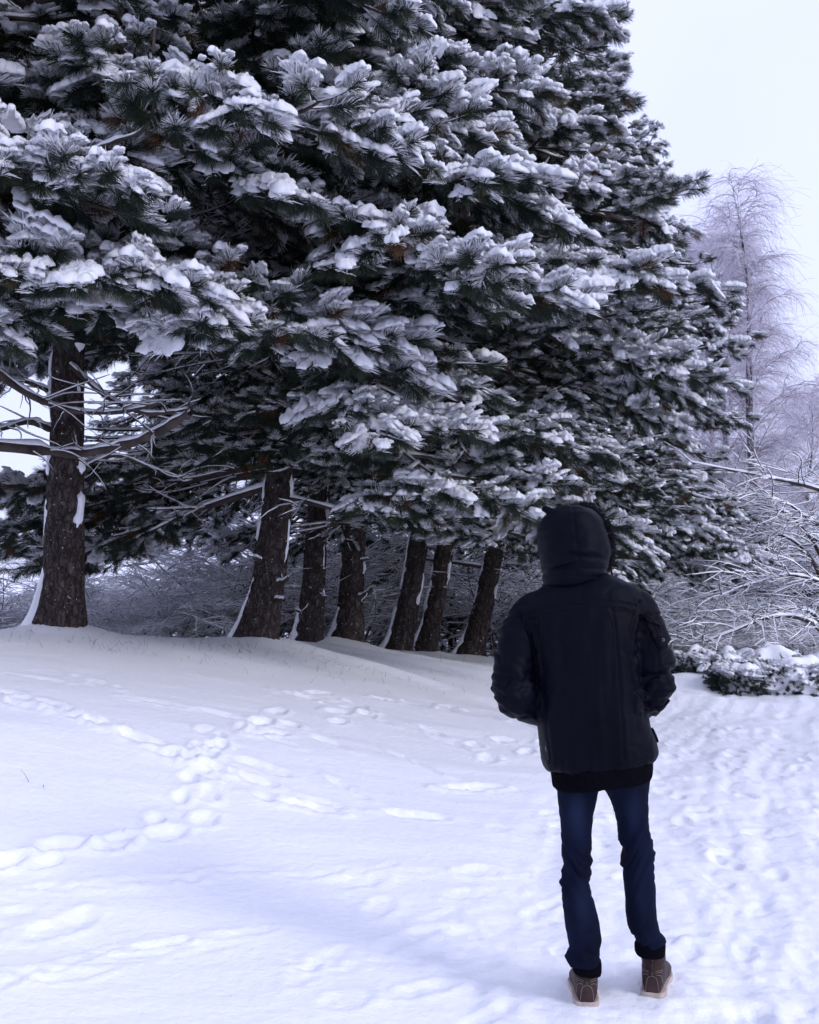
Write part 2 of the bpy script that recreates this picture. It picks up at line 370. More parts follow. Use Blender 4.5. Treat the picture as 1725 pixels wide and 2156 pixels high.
# ================================================================== NEEDLE TUFTS AND THEIR SNOW (sources for scattering)
PITCHES = (-55, -28, 0, 28, 58)
def tuft_needles(name, pitch, n, width, seed, mat, L=0.125, shoot=0.15, spread=(28, 72)):
    r = np.random.RandomState(seed); p = R(pitch)
    d = np.array([math.cos(p), 0, math.sin(p)]); a = np.array([-math.sin(p), 0, math.cos(p)]); b = np.array([0, 1.0, 0])
    t = r.rand(n) ** 0.7; th = r.rand(n) * 2 * math.pi
    th = np.where((np.cos(th) > .3) & (r.rand(n) < .5), th + math.pi, th)             # fewer needles stand up through the snow
    op = np.radians(spread[1] + (spread[0] - spread[1]) * t + r.randn(n) * 8)
    o = d * (t * shoot)[:, None]
    nd = np.cos(op)[:, None] * d + np.sin(op)[:, None] * (np.cos(th)[:, None] * a + np.sin(th)[:, None] * b)
    ln = L * r.uniform(.75, 1.15, n)
    tip = o + nd * ln[:, None]; tip[:, 2] -= 0.010 * r.rand(n); mid = o + nd * (ln * .55)[:, None]
    w = unit(np.cross(nd, r.randn(n, 3))) * (width / 2)
    V = np.stack([o - w * .7, o + w * .7, mid + w, mid - w, tip], 1).reshape(-1, 3)
    i = (np.arange(n) * 5)[:, None]
    q = i + np.array([[0, 1, 2, 3]]); tr = i + np.array([[3, 2, 4]])
    sv, sf = tubes((d * np.linspace(-.05, shoot, 4)[:, None])[None], np.full((1, 4), .005), 4)
    me = mesh_np(name, np.concatenate([V, sv]), [np.concatenate([q, sf + len(V)]), tr], False)
    me.materials.append(mat)
    return bpy.data.objects.new(name, me), (o, nd, ln)
def tuft_snow(name, pitch, level, seed, L=0.125, shoot=0.15):
    """level 1 dusted needles, 2 broken cap, 3 heavy cushion"""
    r = np.random.RandomState(seed); p = R(pitch)
    d = np.array([math.cos(p), 0, math.sin(p)]); a = np.array([-math.sin(p), 0, math.cos(p)]); b = np.array([0, 1.0, 0])
    n = (46, 38, 26)[level - 1]
    t = r.rand(n) ** 0.8; th = r.uniform(-1.35, 1.35, n); op = np.radians(66 - 36 * t + r.randn(n) * 8)
    o = d * (t * shoot)[:, None]
    nd = np.cos(op)[:, None] * d + np.sin(op)[:, None] * (np.cos(th)[:, None] * a + np.sin(th)[:, None] * b)
    ln = L * r.uniform(.65, 1.15, n); s0 = r.uniform(.1, .45, n)
    A = o + nd * (ln * s0)[:, None]; B = o + nd * ln[:, None]; A[:, 2] += .005; B[:, 2] += .004
    Mi = (A + B) / 2; Mi[:, 2] += .005
    parts = [tubes(np.stack([A, Mi, B], 1), np.stack([np.full(n, .002), r.uniform(.0028, .0052, n), np.full(n, .0012)], 1), 3)]
    if level >= 2:
        nb = (0, 0, 5, 9)[level]
        for k in range(nb):
            s = (.46 if level == 3 else .34) * r.uniform(.55, 1.35)
            rx, ry, rz = .120 * s, .090 * s, (.080 if level == 3 else .062) * s
            if abs(pitch) > 40: rx *= .62; rz *= .9
            cx = shoot * (r.uniform(.3, 1.0) if level == 2 else (.10 + .14 * k)); cen = d * cx + np.array([0, r.randn() * .042 , .016 + .02 * abs(math.cos(p))]) + a * .032
            nu, nv = 18, 7
            u = np.linspace(0, 2 * math.pi, nu, endpoint=False); v = np.linspace(-.55, math.pi / 2, nv)
            U, Vv = np.meshgrid(u, v)
            rag = 1 + .8 * (vnoise(np.cos(U) * 2.4 + seed, np.sin(U) * 2.4 + k * 3, seed) - .5) * 1.6 + 0.4 * (vnoise(U * 2.6, Vv * 2, seed + 9) - .5)
            x = np.cos(U) * np.cos(Vv) * rx * rag; y = np.sin(U) * np.cos(Vv) * ry * rag
            z = np.sin(Vv) * rz * (1 + .9 * (vnoise(x * 38 + seed, y * 38, seed + 3) - .5))
            z = np.where(z < 0, z * .45, z) + x * math.tan(max(-.85, min(.85, p))) * .7
            x = x * (1 - .12 * abs(math.sin(p)))
            idx = np.arange(nu * nv).reshape(nv, nu)
            f = np.stack([idx[:-1], np.roll(idx[:-1], -1, 1), np.roll(idx[1:], -1, 1), idx[1:]], -1).reshape(-1, 4)
            parts.append((np.stack([x, y, z], -1).reshape(-1, 3) + cen, f))
    v, f = join_vf(parts)
    me = mesh_np(name, v, f, True); me.materials.append(M_SNOWN)
    return bpy.data.objects.new(name, me)
def scatter_group(name, sources):
    """node group that sets sources[k] on every vertex whose 'variant' is k, turned by 'yaw' and sized by 'size'"""
    ng = bpy.data.node_groups.new(name, 'GeometryNodeTree')
    ng.interface.new_socket(name='Geometry', in_out='INPUT', socket_type='NodeSocketGeometry')
    ng.interface.new_socket(name='Geometry', in_out='OUTPUT', socket_type='NodeSocketGeometry')
    n, l = ng.nodes, ng.links
    gi, go, jn = n.new('NodeGroupInput'), n.new('NodeGroupOutput'), n.new('GeometryNodeJoinGeometry')
    def attr(nm, ty):
        a = n.new('GeometryNodeInputNamedAttribute'); a.data_type = ty; a.inputs['Name'].default_value = nm
        return a.outputs['Attribute']
    va, ya, sz = attr('variant', 'INT'), attr('turn', 'FLOAT_VECTOR'), attr('size', 'FLOAT')
    er = n.new('FunctionNodeEulerToRotation'); l.new(ya, er.inputs[0])
    for k, o in enumerate(sources):
        cm = n.new('FunctionNodeCompare'); cm.data_type = 'INT'; cm.operation = 'EQUAL'
        si = [s for s in cm.inputs if s.type == 'INT']
        l.new(va, si[0]); si[1].default_value = k
        oi = n.new('GeometryNodeObjectInfo'); oi.inputs['Object'].default_value = o
        ip = n.new('GeometryNodeInstanceOnPoints')
        l.new(gi.outputs[0], ip.inputs['Points']); l.new(cm.outputs[0], ip.inputs['Selection']); l.new(oi.outputs['Geometry'], ip.inputs['Instance'])
        l.new(er.outputs[0], ip.inputs['Rotation']); l.new(sz, ip.inputs['Scale'])
        l.new(ip.outputs[0], jn.inputs[0])
    l.new(jn.outputs[0], go.inputs[0])
    return ng
def scatter(name, parent, ng, pos, variant, yaw, size, mat, loc0, tilt=None):
    me = bpy.data.meshes.new(name); me.vertices.add(len(pos))
    me.vertices.foreach_set('co', (np.asarray(pos) - np.asarray(loc0)).astype(np.float32).ravel())
    a = me.attributes.new('variant', 'INT', 'POINT'); a.data.foreach_set('value', np.asarray(variant, np.int32))
    e = np.zeros((len(pos), 3), np.float32); e[:, 2] = yaw
    if tilt is not None: e[:, :2] = tilt
    a = me.attributes.new('turn', 'FLOAT_VECTOR', 'POINT'); a.data.foreach_set('vector', e.ravel())
    a = me.attributes.new('size', 'FLOAT', 'POINT'); a.data.foreach_set('value', np.asarray(size, np.float32))
    me.materials.append(mat)
    o = bpy.data.objects.new(name, me); COL.objects.link(o); o.parent = parent; o['kind'] = 'stuff'
    md = o.modifiers.new('scatter', 'NODES'); md.node_group = ng
    return o
NV = 3
src_near, src_far, src_snow = [], [], []
for i, pch in enumerate(PITCHES):
    for k in range(NV):
        src_near.append(tuft_needles('needle_tuft_near', pch, 150, .0036, 100 + i * 9 + k, M_NEEDLE, .150)[0])
        src_far.append(tuft_needles('needle_tuft_far', pch, 92, .0056, 300 + i * 9 + k, M_NEEDLE, .145)[0])
for lev in (1, 2, 3):
    for i, pch in enumerate(PITCHES):
        for k in range(NV):
            src_snow.append(tuft_snow('snow_tuft', pch, lev, 500 + lev * 50 + i * 9 + k))
src_spruce = [tuft_needles('spruce_tuft', pch, 90, .0055, 700 + i * 9 + k, M_SPRUCE, .05, .26, (55, 80))[0] for i, pch in enumerate(PITCHES) for k in range(NV)]
NG_NEAR, NG_FAR, NG_SNOW, NG_SPRUCE = scatter_group('needles_near', src_near), scatter_group('needles_far', src_far), scatter_group('tuft_snow', src_snow), scatter_group('spruce_needles', src_spruce)
def pitch_class(dirs):
    el = np.degrees(np.arcsin(np.clip(unit(dirs)[:, 2], -1, 1)))
    return np.abs(el[:, None] - np.array(PITCHES)[None]).argmin(1)

# ================================================================== PINES
def trunk_mesh(r0, H, sweep, seed, k=56, top=None, step=.03):
    zs = np.concatenate([np.arange(-.35, 4.2, step), np.linspace(4.3, H, 30)])
    th = np.arange(k) * 2 * math.pi / k
    rad = r0 * np.clip(1.05 - .85 * np.clip(zs, 0, None) / H, .06, None) + r0 * .55 * np.exp(-np.clip(zs + .05, 0, None) / .22)
    cx, cy = trunk_axis(zs, sweep, seed)
    T, Zz = np.meshgrid(th, zs)
    f1 = np.abs(fbm(T * r0 * 26 + 2.0 * fbm(T * 3, Zz * 4, seed + 1), Zz * 4.2, seed, 3))          # long fissures
    pl = vnoise(np.cos(T) * 3.2 + seed, np.sin(T) * 3.2 + Zz * 7.0, seed + 4)
    disp = -.030 * np.exp(-(f1 / .055) ** 2) + .016 * (pl - .5) + .03 * (vnoise(np.cos(T) * .9 + seed, Zz * 1.3 + np.sin(T), seed + 6) - .5)
    rr = rad[:, None] + disp * np.clip(rad / r0, .2, 1.0)[:, None]
    ex = 1 + .45 * np.exp(-np.clip(zs, 0, None) / .30)[:, None] * np.clip(np.cos(T - math.pi), 0, 1)          # foot spreads to the left
    V = np.stack([cx[:, None] + rr * np.cos(T) * ex, cy[:, None] + rr * np.sin(T), Zz], -1)
    idx = np.arange(len(zs) * k).reshape(len(zs), k)
    a = idx[:-1]; b = np.roll(a, -1, 1); c = idx[1:]; d = np.roll(c, -1, 1)
    return V.reshape(-1, 3), np.stack([a, b, d, c], -1).reshape(-1, 4), (zs, rad, cx, cy)
def trunk_axis(z, sweep, seed):
    z = np.asarray(z, float); q = np.clip(z / 2.6, 0, 1)
    cx = sweep * (1.6 * q - .4 * q * q) + .035 * np.sin(z * .9 + seed) * np.clip(z - 1.5, 0, 1)
    cy = .03 * np.sin(z * .7 + seed * 2) * np.clip(z - 1, 0, 1)
    return cx, cy
def trunk_snow_strip(prof, az, z0, z1, wid, seed, foot=True):
    """snow blown against one side of a trunk, thick at the foot"""
    zs, rad, cx, cy = prof
    z = np.arange(z0, z1, .03); r = np.interp(z, zs, rad); x0 = np.interp(z, zs, cx); y0 = np.interp(z, zs, cy)
    n = len(z); m = 9
    gate = np.clip(vnoise(z * 4.5, z * 0 + seed, seed) * 3.4 - 1.35, 0, 1)
    if foot: gate = np.maximum(gate, np.clip(1 - (z - .35) / .5, 0, 1))
    half = wid * (.15 + 1.2 * vnoise(z * 13, z * 0, seed + 1)) * gate * (1 + (1.2 * np.exp(-np.clip(z, 0, None) / .25) if foot else 0))
    s = np.linspace(-1, 1, m)
    A = az + (s[None] * half[:, None] / r[:, None]) + .35 * (vnoise(z * 7, z * 0 + 3, seed)[:, None] - .5)
    ex = 1 + .45 * np.exp(-np.clip(z, 0, None) / .30)[:, None] * np.clip(np.cos(A - math.pi), 0, 1) if foot else 1.0
    up = (.022 + (.03 * np.exp(-np.clip(z, 0, None) / .2) if foot else 0)[:, None] if foot else .016) * np.ones((n, 1))
    rr = r[:, None] + .006 + up * (1 - s[None] ** 2) * gate[:, None] - .03 * (np.abs(s[None]) > .99) - .03 * (1 - gate[:, None])
    V = np.stack([x0[:, None] + rr * np.cos(A) * ex, y0[:, None] + rr * np.sin(A), np.repeat(z[:, None], m, 1)], -1)
    idx = np.arange(n * m).reshape(n, m)
    return V.reshape(-1, 3), np.stack([idx[:-1, :-1], idx[:-1, 1:], idx[1:, 1:], idx[1:, :-1]], -1).reshape(-1, 4)

def limb_line(p0, az, L, e0, droop, tip, M=11, wig=.06, r=None):
    s = np.linspace(0, 1, M)
    el = e0 - droop * np.clip(s * 1.6, 0, 1) + tip * s ** 2.5
    a = az + np.cumsum(r.randn(M)) * wig
    st = L / (M - 1)
    d = np.stack([np.cos(el) * np.cos(a), np.cos(el) * np.sin(a), np.sin(el)], -1)
    P = np.zeros((M, 3)); P[0] = p0
    P[1:] = p0 + np.cumsum(d[:-1] * st, 0)
    return P
def interp_line(P, t):
    m = len(P) - 1; x = np.clip(np.asarray(t), 0, .9999) * m; i = x.astype(int); f = (x - i)[:, None]
    return P[i] * (1 - f) + P[i + 1] * f, unit(P[i + 1] - P[i])
def foliage_on(P, L, dens, inner, heavy, r, acc, tuft=1.0):
    """side branches, twigs and tufts along a limb P; inner = share of the limb that is bare"""
    nb = int(L * 3.2) if inner > .2 else 0                                # dead bare side twigs near the trunk
    if nb:
        bp_, bd_ = interp_line(P, r.uniform(.06, inner + .15, nb))
        for j in range(nb):
            h = math.atan2(bd_[j][1], bd_[j][0]) + r.choice([-1, 1]) * R(r.uniform(30, 85))
            Q = limb_line(bp_[j], h, r.uniform(.3, 1.0), R(r.uniform(-25, 20)), R(r.uniform(-10, 35)), R(r.uniform(-10, 40)), M=6, wig=.16, r=r)
            acc['sec'].append(Q); acc['secr'].append(np.linspace(.010, .004, 6))
            q_, qd_ = interp_line(Q, r.uniform(.2, 1, 4))
            a_ = np.arctan2(qd_[:, 1], qd_[:, 0]) + r.choice([-1, 1], 4) * np.radians(r.uniform(25, 70, 4)); e_ = np.radians(r.uniform(-35, 35, 4)); l_ = r.uniform(.12, .4, 4)[:, None]
            d_ = np.stack([np.cos(e_) * np.cos(a_), np.cos(e_) * np.sin(a_), np.sin(e_)], -1)
            acc['twig'].append(np.stack([q_, q_ + d_ * l_ * .5, q_ + d_ * l_ + r.randn(4, 3) * .03], 1))
    ns = max(4, int(L * 5.0 * dens))
    ts = inner + (1 - inner) * (np.arange(ns) + r.rand(ns)) / ns
    ts = np.append(ts, .985)
    pos, dr = interp_line(P, ts)
    for j in range(len(ts)):
        t = ts[j]; side = 1 if j % 2 else -1
        last = j == len(ts) - 1
        ang = 0 if last else side * R(r.uniform(35, 68))
        d = dr[j]; h = math.atan2(d[1], d[0]) + ang; el = math.asin(max(-1, min(1, d[2]))) * .6 + R(r.uniform(-12, 14))
        l2 = (.35 + .65 * (1 - abs(t - .55) * 1.1)) * min(1.25, .30 * L + .25) * r.uniform(.6, 1.1)
        if last: l2 *= .5
        M = 6; s = np.linspace(0, 1, M)
        e = el - R(18) * s + R(26) * s ** 2; a = h - (0 if last else side * R(18)) * s + np.cumsum(r.randn(M)) * .07
        dd = np.stack([np.cos(e) * np.cos(a), np.cos(e) * np.sin(a), np.sin(e)], -1) * (l2 / (M - 1))
        Q = np.vstack([pos[j], pos[j] + np.cumsum(dd[:-1], 0)])
        acc['sec'].append(Q); acc['secr'].append((.010 + .004 * L) * np.linspace(1, .45, M) * .9)
        nt = max(3, int(l2 * 9.5 * dens))
        tt = np.append(.22 + .78 * (np.arange(nt) + r.rand(nt)) / nt, .99)
        q, qd = interp_line(Q, tt)
        n = len(tt); sg = np.where(np.arange(n) % 2, 1, -1)
        ha = np.arctan2(qd[:, 1], qd[:, 0]) + sg * np.radians(r.uniform(25, 60, n)) * (np.arange(n) < n - 1)
        ea = np.arcsin(np.clip(qd[:, 2], -1, 1)) * .5 + np.radians(r.uniform(-30, 16, n))
        tl = r.uniform(.09, .28, n)
        d3 = np.stack([np.cos(ea) * np.cos(ha), np.cos(ea) * np.sin(ha), np.sin(ea)], -1)
        bend = np.array([0, 0, 1.0]) * .25
        p1 = q + d3 * (tl * .5)[:, None]; d4 = unit(d3 + bend * r.uniform(-1.0, .9, n)[:, None]); p2 = p1 + d4 * (tl * .5)[:, None]
        acc['twig'].append(np.stack([q, p1, p2], 1))
        out = np.full(n, t)
        keep = r.rand(n) < (1.0 if t > inner + .12 else .45)
        acc['tp'].append(p2[keep]); acc['td'].append(d4[keep]); acc['te'].append(out[keep]); acc['th'].append(np.full(keep.sum(), heavy))
        k2 = r.rand(n) < (.8 if t > inner + .12 else .3)
        acc['tp'].append(p1[k2]); acc['td'].append(unit(d3 + r.randn(n, 3) * .35)[k2]); acc['te'].append(out[k2] - .08); acc['th'].append(np.full(k2.sum(), heavy))
    return acc
def new_acc(): return {k: [] for k in ('limb', 'limbr', 'sec', 'secr', 'twig', 'tp', 'td', 'te', 'th', 'big')}
# stretches of trunk that stand clear in front of everything: no bough of a nearer side hangs across them (picture box, depth of the trunk)
CLEAR = [(40, 215, 800, 1345, 10.25), (470, 625, 1080, 1365, 12.3), (600, 800, 1075, 1375, 14.8), (780, 1075, 1160, 1395, 18.3), (-50, 330, 800, 975, 15.0)]
PENDING = []
def finish_crown(*a, **k): PENDING.append((a, k))
def thin_hidden():
    """keep of all crowns only the tufts that can be seen: the few nearest along each line of sight from the camera and two metres to either side"""
    P = np.concatenate([np.concatenate(a[1]['tp']) for a, k in PENDING]); keep = np.zeros(len(P), bool); r = np.random.RandomState(5)
    for cx in (-2.0, 0.0, 2.0):
        q = P - np.array([cx, 0, CAM_H]); d = np.linalg.norm(q, axis=1)
        ca = np.floor(np.arctan2(q[:, 0], q[:, 1]) / .0135).astype(int) + 500; cb = np.floor(np.arctan2(q[:, 2], np.hypot(q[:, 0], q[:, 1])) / .0135).astype(int) + 500
        cell = ca * 2000 + cb
        o = np.lexsort((d, cell)); c = cell[o]
        first = np.r_[True, c[1:] != c[:-1]]; start = np.maximum.accumulate(np.where(first, np.arange(len(c)), 0))
        keep[o[(np.arange(len(c)) - start) < (11 if cx == 0 else 3)]] = True
    v = (P[:, 2] - CAM_H) / P[:, 1]; off = (v > .62) | (np.abs(P[:, 0] / P[:, 1]) > .48)          # well outside the picture: only enough to cast shade
    keep = np.where(off, keep & (r.rand(len(P)) < .35), keep)
    qx, qy = 862.5 + P[:, 0] / P[:, 1] * FPX, 1185 - (P[:, 2] - CAM_H) / P[:, 1] * FPX
    jx, jy = 14 * r.randn(len(P)), 22 * r.randn(len(P))
    for (a_, b_, c_, d_, dep) in CLEAR: keep &= ~((qx + jx > a_) & (qx + jx < b_) & (qy + jy > c_) & (qy < d_) & (P[:, 1] < dep))
    i = 0
    for a, k in PENDING:
        acc = a[1]; m = sum(len(t) for t in acc['tp'])
        for key in ('tp', 'td', 'te', 'th'): acc[key] = [np.concatenate(acc[key])[keep[i:i + m]]]
        i += m
    print('tufts', len(P), 'kept', keep.sum())
    for a, k in PENDING: finish_crown_now(*a, **k)
def finish_crown_now(root, acc, near, base, r, seed, tuft=1.0, snowy=1.0, ng=None, mat=M_NEEDLE, twig_mat=M_TWIG, k_l=7):
    loc = np.array(base)
    parts, snow = [], []
    if acc['limb']:
        Pl, Rl = np.array(acc['limb']), np.array(acc['limbr'])
        parts.append(tubes(Pl, Rl, k_l)); Q, q = snow_on(Pl, Rl, .62, .75, .006, seed); snow.append(tubes(Q, q, 6))
    Ps, Rs = np.array(acc['sec']), np.array(acc['secr'])
    parts.append(tubes(Ps, Rs, 4)); Q, q = snow_on(Ps, Rs, .7, .9, .006, seed + 1, .8 * min(1, snowy + .2)); snow.append(tubes(Q, q, 4))
    Pt = np.concatenate(acc['twig']); Rt = np.tile(np.array([[.0055, .0045, .003]]), (len(Pt), 1))
    parts.append(tubes(Pt, Rt, 3)); Q, q = snow_on(Pt, Rt, .8, 1.1, .004, seed + 2, .55 * min(1, snowy + .2)); snow.append(tubes(Q, q, 3))
    v, f = join_vf(parts); obj('branches', mesh_np('branches', v - loc, f), twig_mat, root, 'stuff')
    v, f = join_vf(snow); obj('branch_snow', mesh_np('branch_snow', v - loc, f), M_SNOW, root, 'stuff')
    tp, td, te, th = (np.concatenate(acc[k]) for k in ('tp', 'td', 'te', 'th'))
    n = len(tp)
    pc = pitch_class(td); yaw = np.arctan2(td[:, 1], td[:, 0]); kk = r.randint(0, NV, n)
    size = tuft * r.uniform(.8, 1.2, n)
    tilt = r.randn(n, 2) * .10
    scatter('needles', root, ng or (NG_NEAR if near else NG_FAR), tp, pc * NV + kk, yaw, size, mat, loc, tilt)
    clump = vnoise(tp[:, 0] * 1.3 + tp[:, 2] * .7, tp[:, 1] * 1.3 + tp[:, 2] * 1.1, seed)
    clump2 = vnoise(tp[:, 0] * 3.3 + tp[:, 2] * 2.1, tp[:, 1] * 3.3 - tp[:, 2] * 2.6, seed + 40)
    e = te * .75 + (clump - .5) * 1.0 + (clump2 - .5) * .8 + th * .55 + r.randn(n) * .13 - (1 - snowy) * .9
    e = e - .22 * (pc == 4) - .10 * (pc == 0)
    lev = np.select([e > .76, e > .53, e > .26], [3, 2, 1], 0)
    m = lev > 0
    sp, sl, sv, ss, sy, stl = tp[m], lev[m], pc[m], size[m] * np.where(lev[m] == 3, r.uniform(.9, 1.35, m.sum()), 1.0), yaw[m], tilt[m]
    var = (sl - 1) * (len(PITCHES) * NV) + sv * NV + kk[m]
    # cushions that bridge several tufts on the heaviest boughs
    big = (pc < 4) & (e > .92) & (r.rand(n) < .25)
    bp = tp[big] + np.array([0, 0, .02]); nb = big.sum()
    if nb:
        var = np.concatenate([var, 2 * len(PITCHES) * NV + pc[big] * NV + r.randint(0, NV, nb)])
        sp = np.concatenate([sp, bp]); ss = np.concatenate([ss, size[big] * r.uniform(1.25, 1.6, nb)]); sy = np.concatenate([sy, yaw[big] + r.randn(nb) * .3]); stl = np.concatenate([stl, tilt[big]])
    scatter('needle_snow', root, NG_SNOW, sp, var, sy, ss, M_SNOW, loc, stl)
def crosses(P, hang=.30, margin=22):
    Q = P[3:]; px = 862.5 + Q[:, 0] / Q[:, 1] * FPX; py = 1185 - (Q[:, 2] - hang - CAM_H) / Q[:, 1] * FPX
    m = margin * 10 / Q[:, 1]
    for (a, b, c, d, dep) in CLEAR:
        if ((px > a - m) & (px < b + m) & (py > c) & (py < d) & (Q[:, 1] < dep)).any(): return True
    return False
def make_pine(k, label, H, z_low, Rfun, seed, near, dens=1.0, tuft=1.0, per=4.6, gap=.42, extra=(), snowy=1.0, bare=(), facing=True):
    x, y, z, r0, sw = TREES[k]
    base = (x, y, z); r = np.random.RandomState(seed)
    root = empty('pine_tree', base, label, 'tree', 'pines along the top of the bank')
    v, f, prof = trunk_mesh(r0, H, sw, seed, 56 if k < 2 else 44, step=.03 if k < 2 else .045)
    obj('trunk', mesh_np('trunk', v, f), M_BARK, root)
    parts = [trunk_snow_strip(prof, math.pi + .2, -.1, 2.4, .045, seed), trunk_snow_strip(prof, math.pi + .15, .9, 3.2, .035, seed + 3, False)]
    parts.append(trunk_snow_strip(prof, -.45, .7, 2.7, 0.085 if k == 0 else .03, seed + 6, False))
    sv, sf = join_vf(parts); obj('trunk_snow', mesh_np('trunk_snow', sv, sf), M_SNOW, root, 'stuff')
    acc = new_acc()
    zz = z_low
    while zz < H - .4:
        nl = r.randint(4, 6) if per > 4.5 else r.randint(3, 5)
        a0 = r.rand() * 6.28
        for q in range(nl):
            az = a0 + q * 6.283 / nl + r.randn() * .25
            zi = zz + r.uniform(-.15, .15); L = Rfun(zi + z, az) * r.uniform(.74, 1.05)
            if L < .5: L = .5
            back = facing and math.sin(az) > .45                    # side turned away from the slope: thinner
            hi = (zi - z_low) / (H - z_low)
            cx, cy = trunk_axis(zi, sw, seed)
            e0 = R(-6 + 46 * hi) + r.randn() * R(8); droop = R(r.uniform(20, 42)) * (1 - .4 * hi); tip = R(r.uniform(6, 28))
            for tries in range(9):
                P = limb_line(np.array([x + cx, y + cy, z + zi]), az, L, e0, droop, tip, r=r)
                if not crosses(P): break
                e0 += R(5); droop *= .85
                if tries > 4: L *= .8
            else: continue
            acc['limb'].append(P); acc['limbr'].append(np.linspace(1, .22, len(P)) * (.013 + .0075 * L))
            foliage_on(P, L, dens * (.55 if back else 1.0), .34, r.randn() * .16, r, acc)
        zz += gap * r.uniform(.8, 1.2) * (1 + .3 * (zz > 8))
    for (zi, az, L, e0, droop, tip, inner, heavy) in extra:
        cx, cy = trunk_axis(zi, sw, seed)
        for tries in range(6):
            P = limb_line(np.array([x + cx, y + cy, z + zi]), R(az), L, R(e0), R(droop), R(tip), r=r, wig=.05)
            if k or not crosses(P): break
            e0 += 3
        acc['limb'].append(P); acc['limbr'].append(np.linspace(1, .25, len(P)) * (.02 + .009 * L))
        foliage_on(P, L, dens, inner, heavy, r, acc)
    finish_crown(root, acc, near, base, r, seed, tuft, snowy)
    for (pts, ra, rb, twigs) in bare:                                 # bare limbs, each a part of its own with its twigs and snow
        P = spline([pt(*p) for p in pts], 22); rad = np.linspace(ra, rb, 22) * (1 + .12 * r.randn(22))
        parts = [tubes(P[None], rad[None], 9)]; sn = [tubes(*snow_on(P[None], rad[None], .60, .62, .008, seed), 7)]
        if twigs:
            tt = r.uniform(.15, 1, twigs); q, qd = interp_line(P, tt); tw = []
            for j in range(twigs):
                h = math.atan2(qd[j][1], qd[j][0]) + r.choice([-1, 1]) * R(r.uniform(25, 80)); tw.append(limb_line(q[j], h, r.uniform(.2, .75), R(r.uniform(-40, 35)), R(r.uniform(-25, 40)), R(r.uniform(-40, 50)), M=7, wig=.32, r=r))
            tw = np.array(tw); rt = np.tile(np.linspace(.0075, .0025, 7), (twigs, 1))
            parts.append(tubes(tw, rt, 4)); sn.append(tubes(*snow_on(tw, rt, .7, .9, .003, seed + 5), 4))
        v, f = join_vf(parts); lo = obj('limb', mesh_np('limb', v - np.array(base), f), M_TWIG, root)
        v, f = join_vf(sn); so = obj('limb_snow', mesh_np('limb_snow', v - np.array(base), f), M_SNOW, lo); so['kind'] = 'stuff'

def table(*zr):
    return lambda z, az: float(np.interp(z, [a for a, b in zr], [b for a, b in zr]))
def cone(R0, zmax, H):
    def fn(z, az):
        if z < zmax: return R0 * (.82 + .18 * z / zmax)
        return R0 * max(0, 1 - ((z - zmax) / (H - zmax)) ** 1.05)
    return fn
make_pine(0, 'nearest pine at the left edge, thick trunk crossed by bare snowy limbs', 11.5, 3.55, cone(4.3, 4.2, 12.5), 3, True, 1.1, .78, gap=.40, snowy=1.12,
                extra=[(3.3, -100, 3.2, -10, 14, 6, .3, .2), (3.4, -70, 3.4, -8, 12, 6, .3, .25), (3.4, -130, 3.0, -8, 14, 8, .3, .2), (3.8, -85, 3.8, -6, 12, 8, .3, .3), (3.8, -115, 3.6, -6, 12, 8, .3, .3), (4.3, -60, 4.0, -4, 14, 10, .3, .3),
                       (4.3, -100, 4.0, -4, 14, 10, .3, .2), (4.3, -140, 3.6, -4, 14, 10, .3, .25), (4.9, -80, 3.8, -2, 14, 10, .3, .2), (4.9, -122, 3.6, -2, 14, 10, .3, .2), (5.4, -100, 3.6, 0, 14, 10, .3, .1), (5.4, -150, 3.4, 0, 14, 10, .3, .1), (4.6, -30, 3.8, -2, 16, 10, .3, .3), (4.6, -35, 4.6, -14, 16, 4, .35, .45), (5.3, -18, 4.4, -14, 14, 4, .35, .4), (6.0, -50, 4.2, -12, 14, 4, .35, .3)],
                bare=[([(-60, 935, 9.4), (60, 945, 9.8), (160, 955, 10.1), (250, 940, 9.7), (330, 912, 9.2), (400, 868, 8.8)], .052, .028, 16),
                      ([(-40, 760, 9.0), (60, 830, 9.4), (150, 864, 9.8), (250, 868, 9.6), (340, 848, 9.2)], .032, .013, 18),
                      ([(110, 905, 10.5), (60, 888, 10.3), (0, 903, 10.0), (-60, 900, 9.8)], .032, .016, 12),
                      ([(150, 770, 10.4), (230, 838, 9.9), (310, 870, 9.5), (400, 862, 9.2)], .030, .011, 16),
                      ([(120, 830, 10.6), (40, 800, 10.2), (-40, 806, 9.9)], .024, .012, 16),
                      ([(160, 990, 10.4), (240, 960, 10.8), (320, 985, 11.0), (390, 1010, 11.2)], .022, .009, 14),
                      ([(170, 330, 7.2), (235, 300, 7.1), (300, 275, 7.0), (325, 215, 7.0), (322, 130, 7.0), (326, 60, 7.0)], .014, .009, 0)])
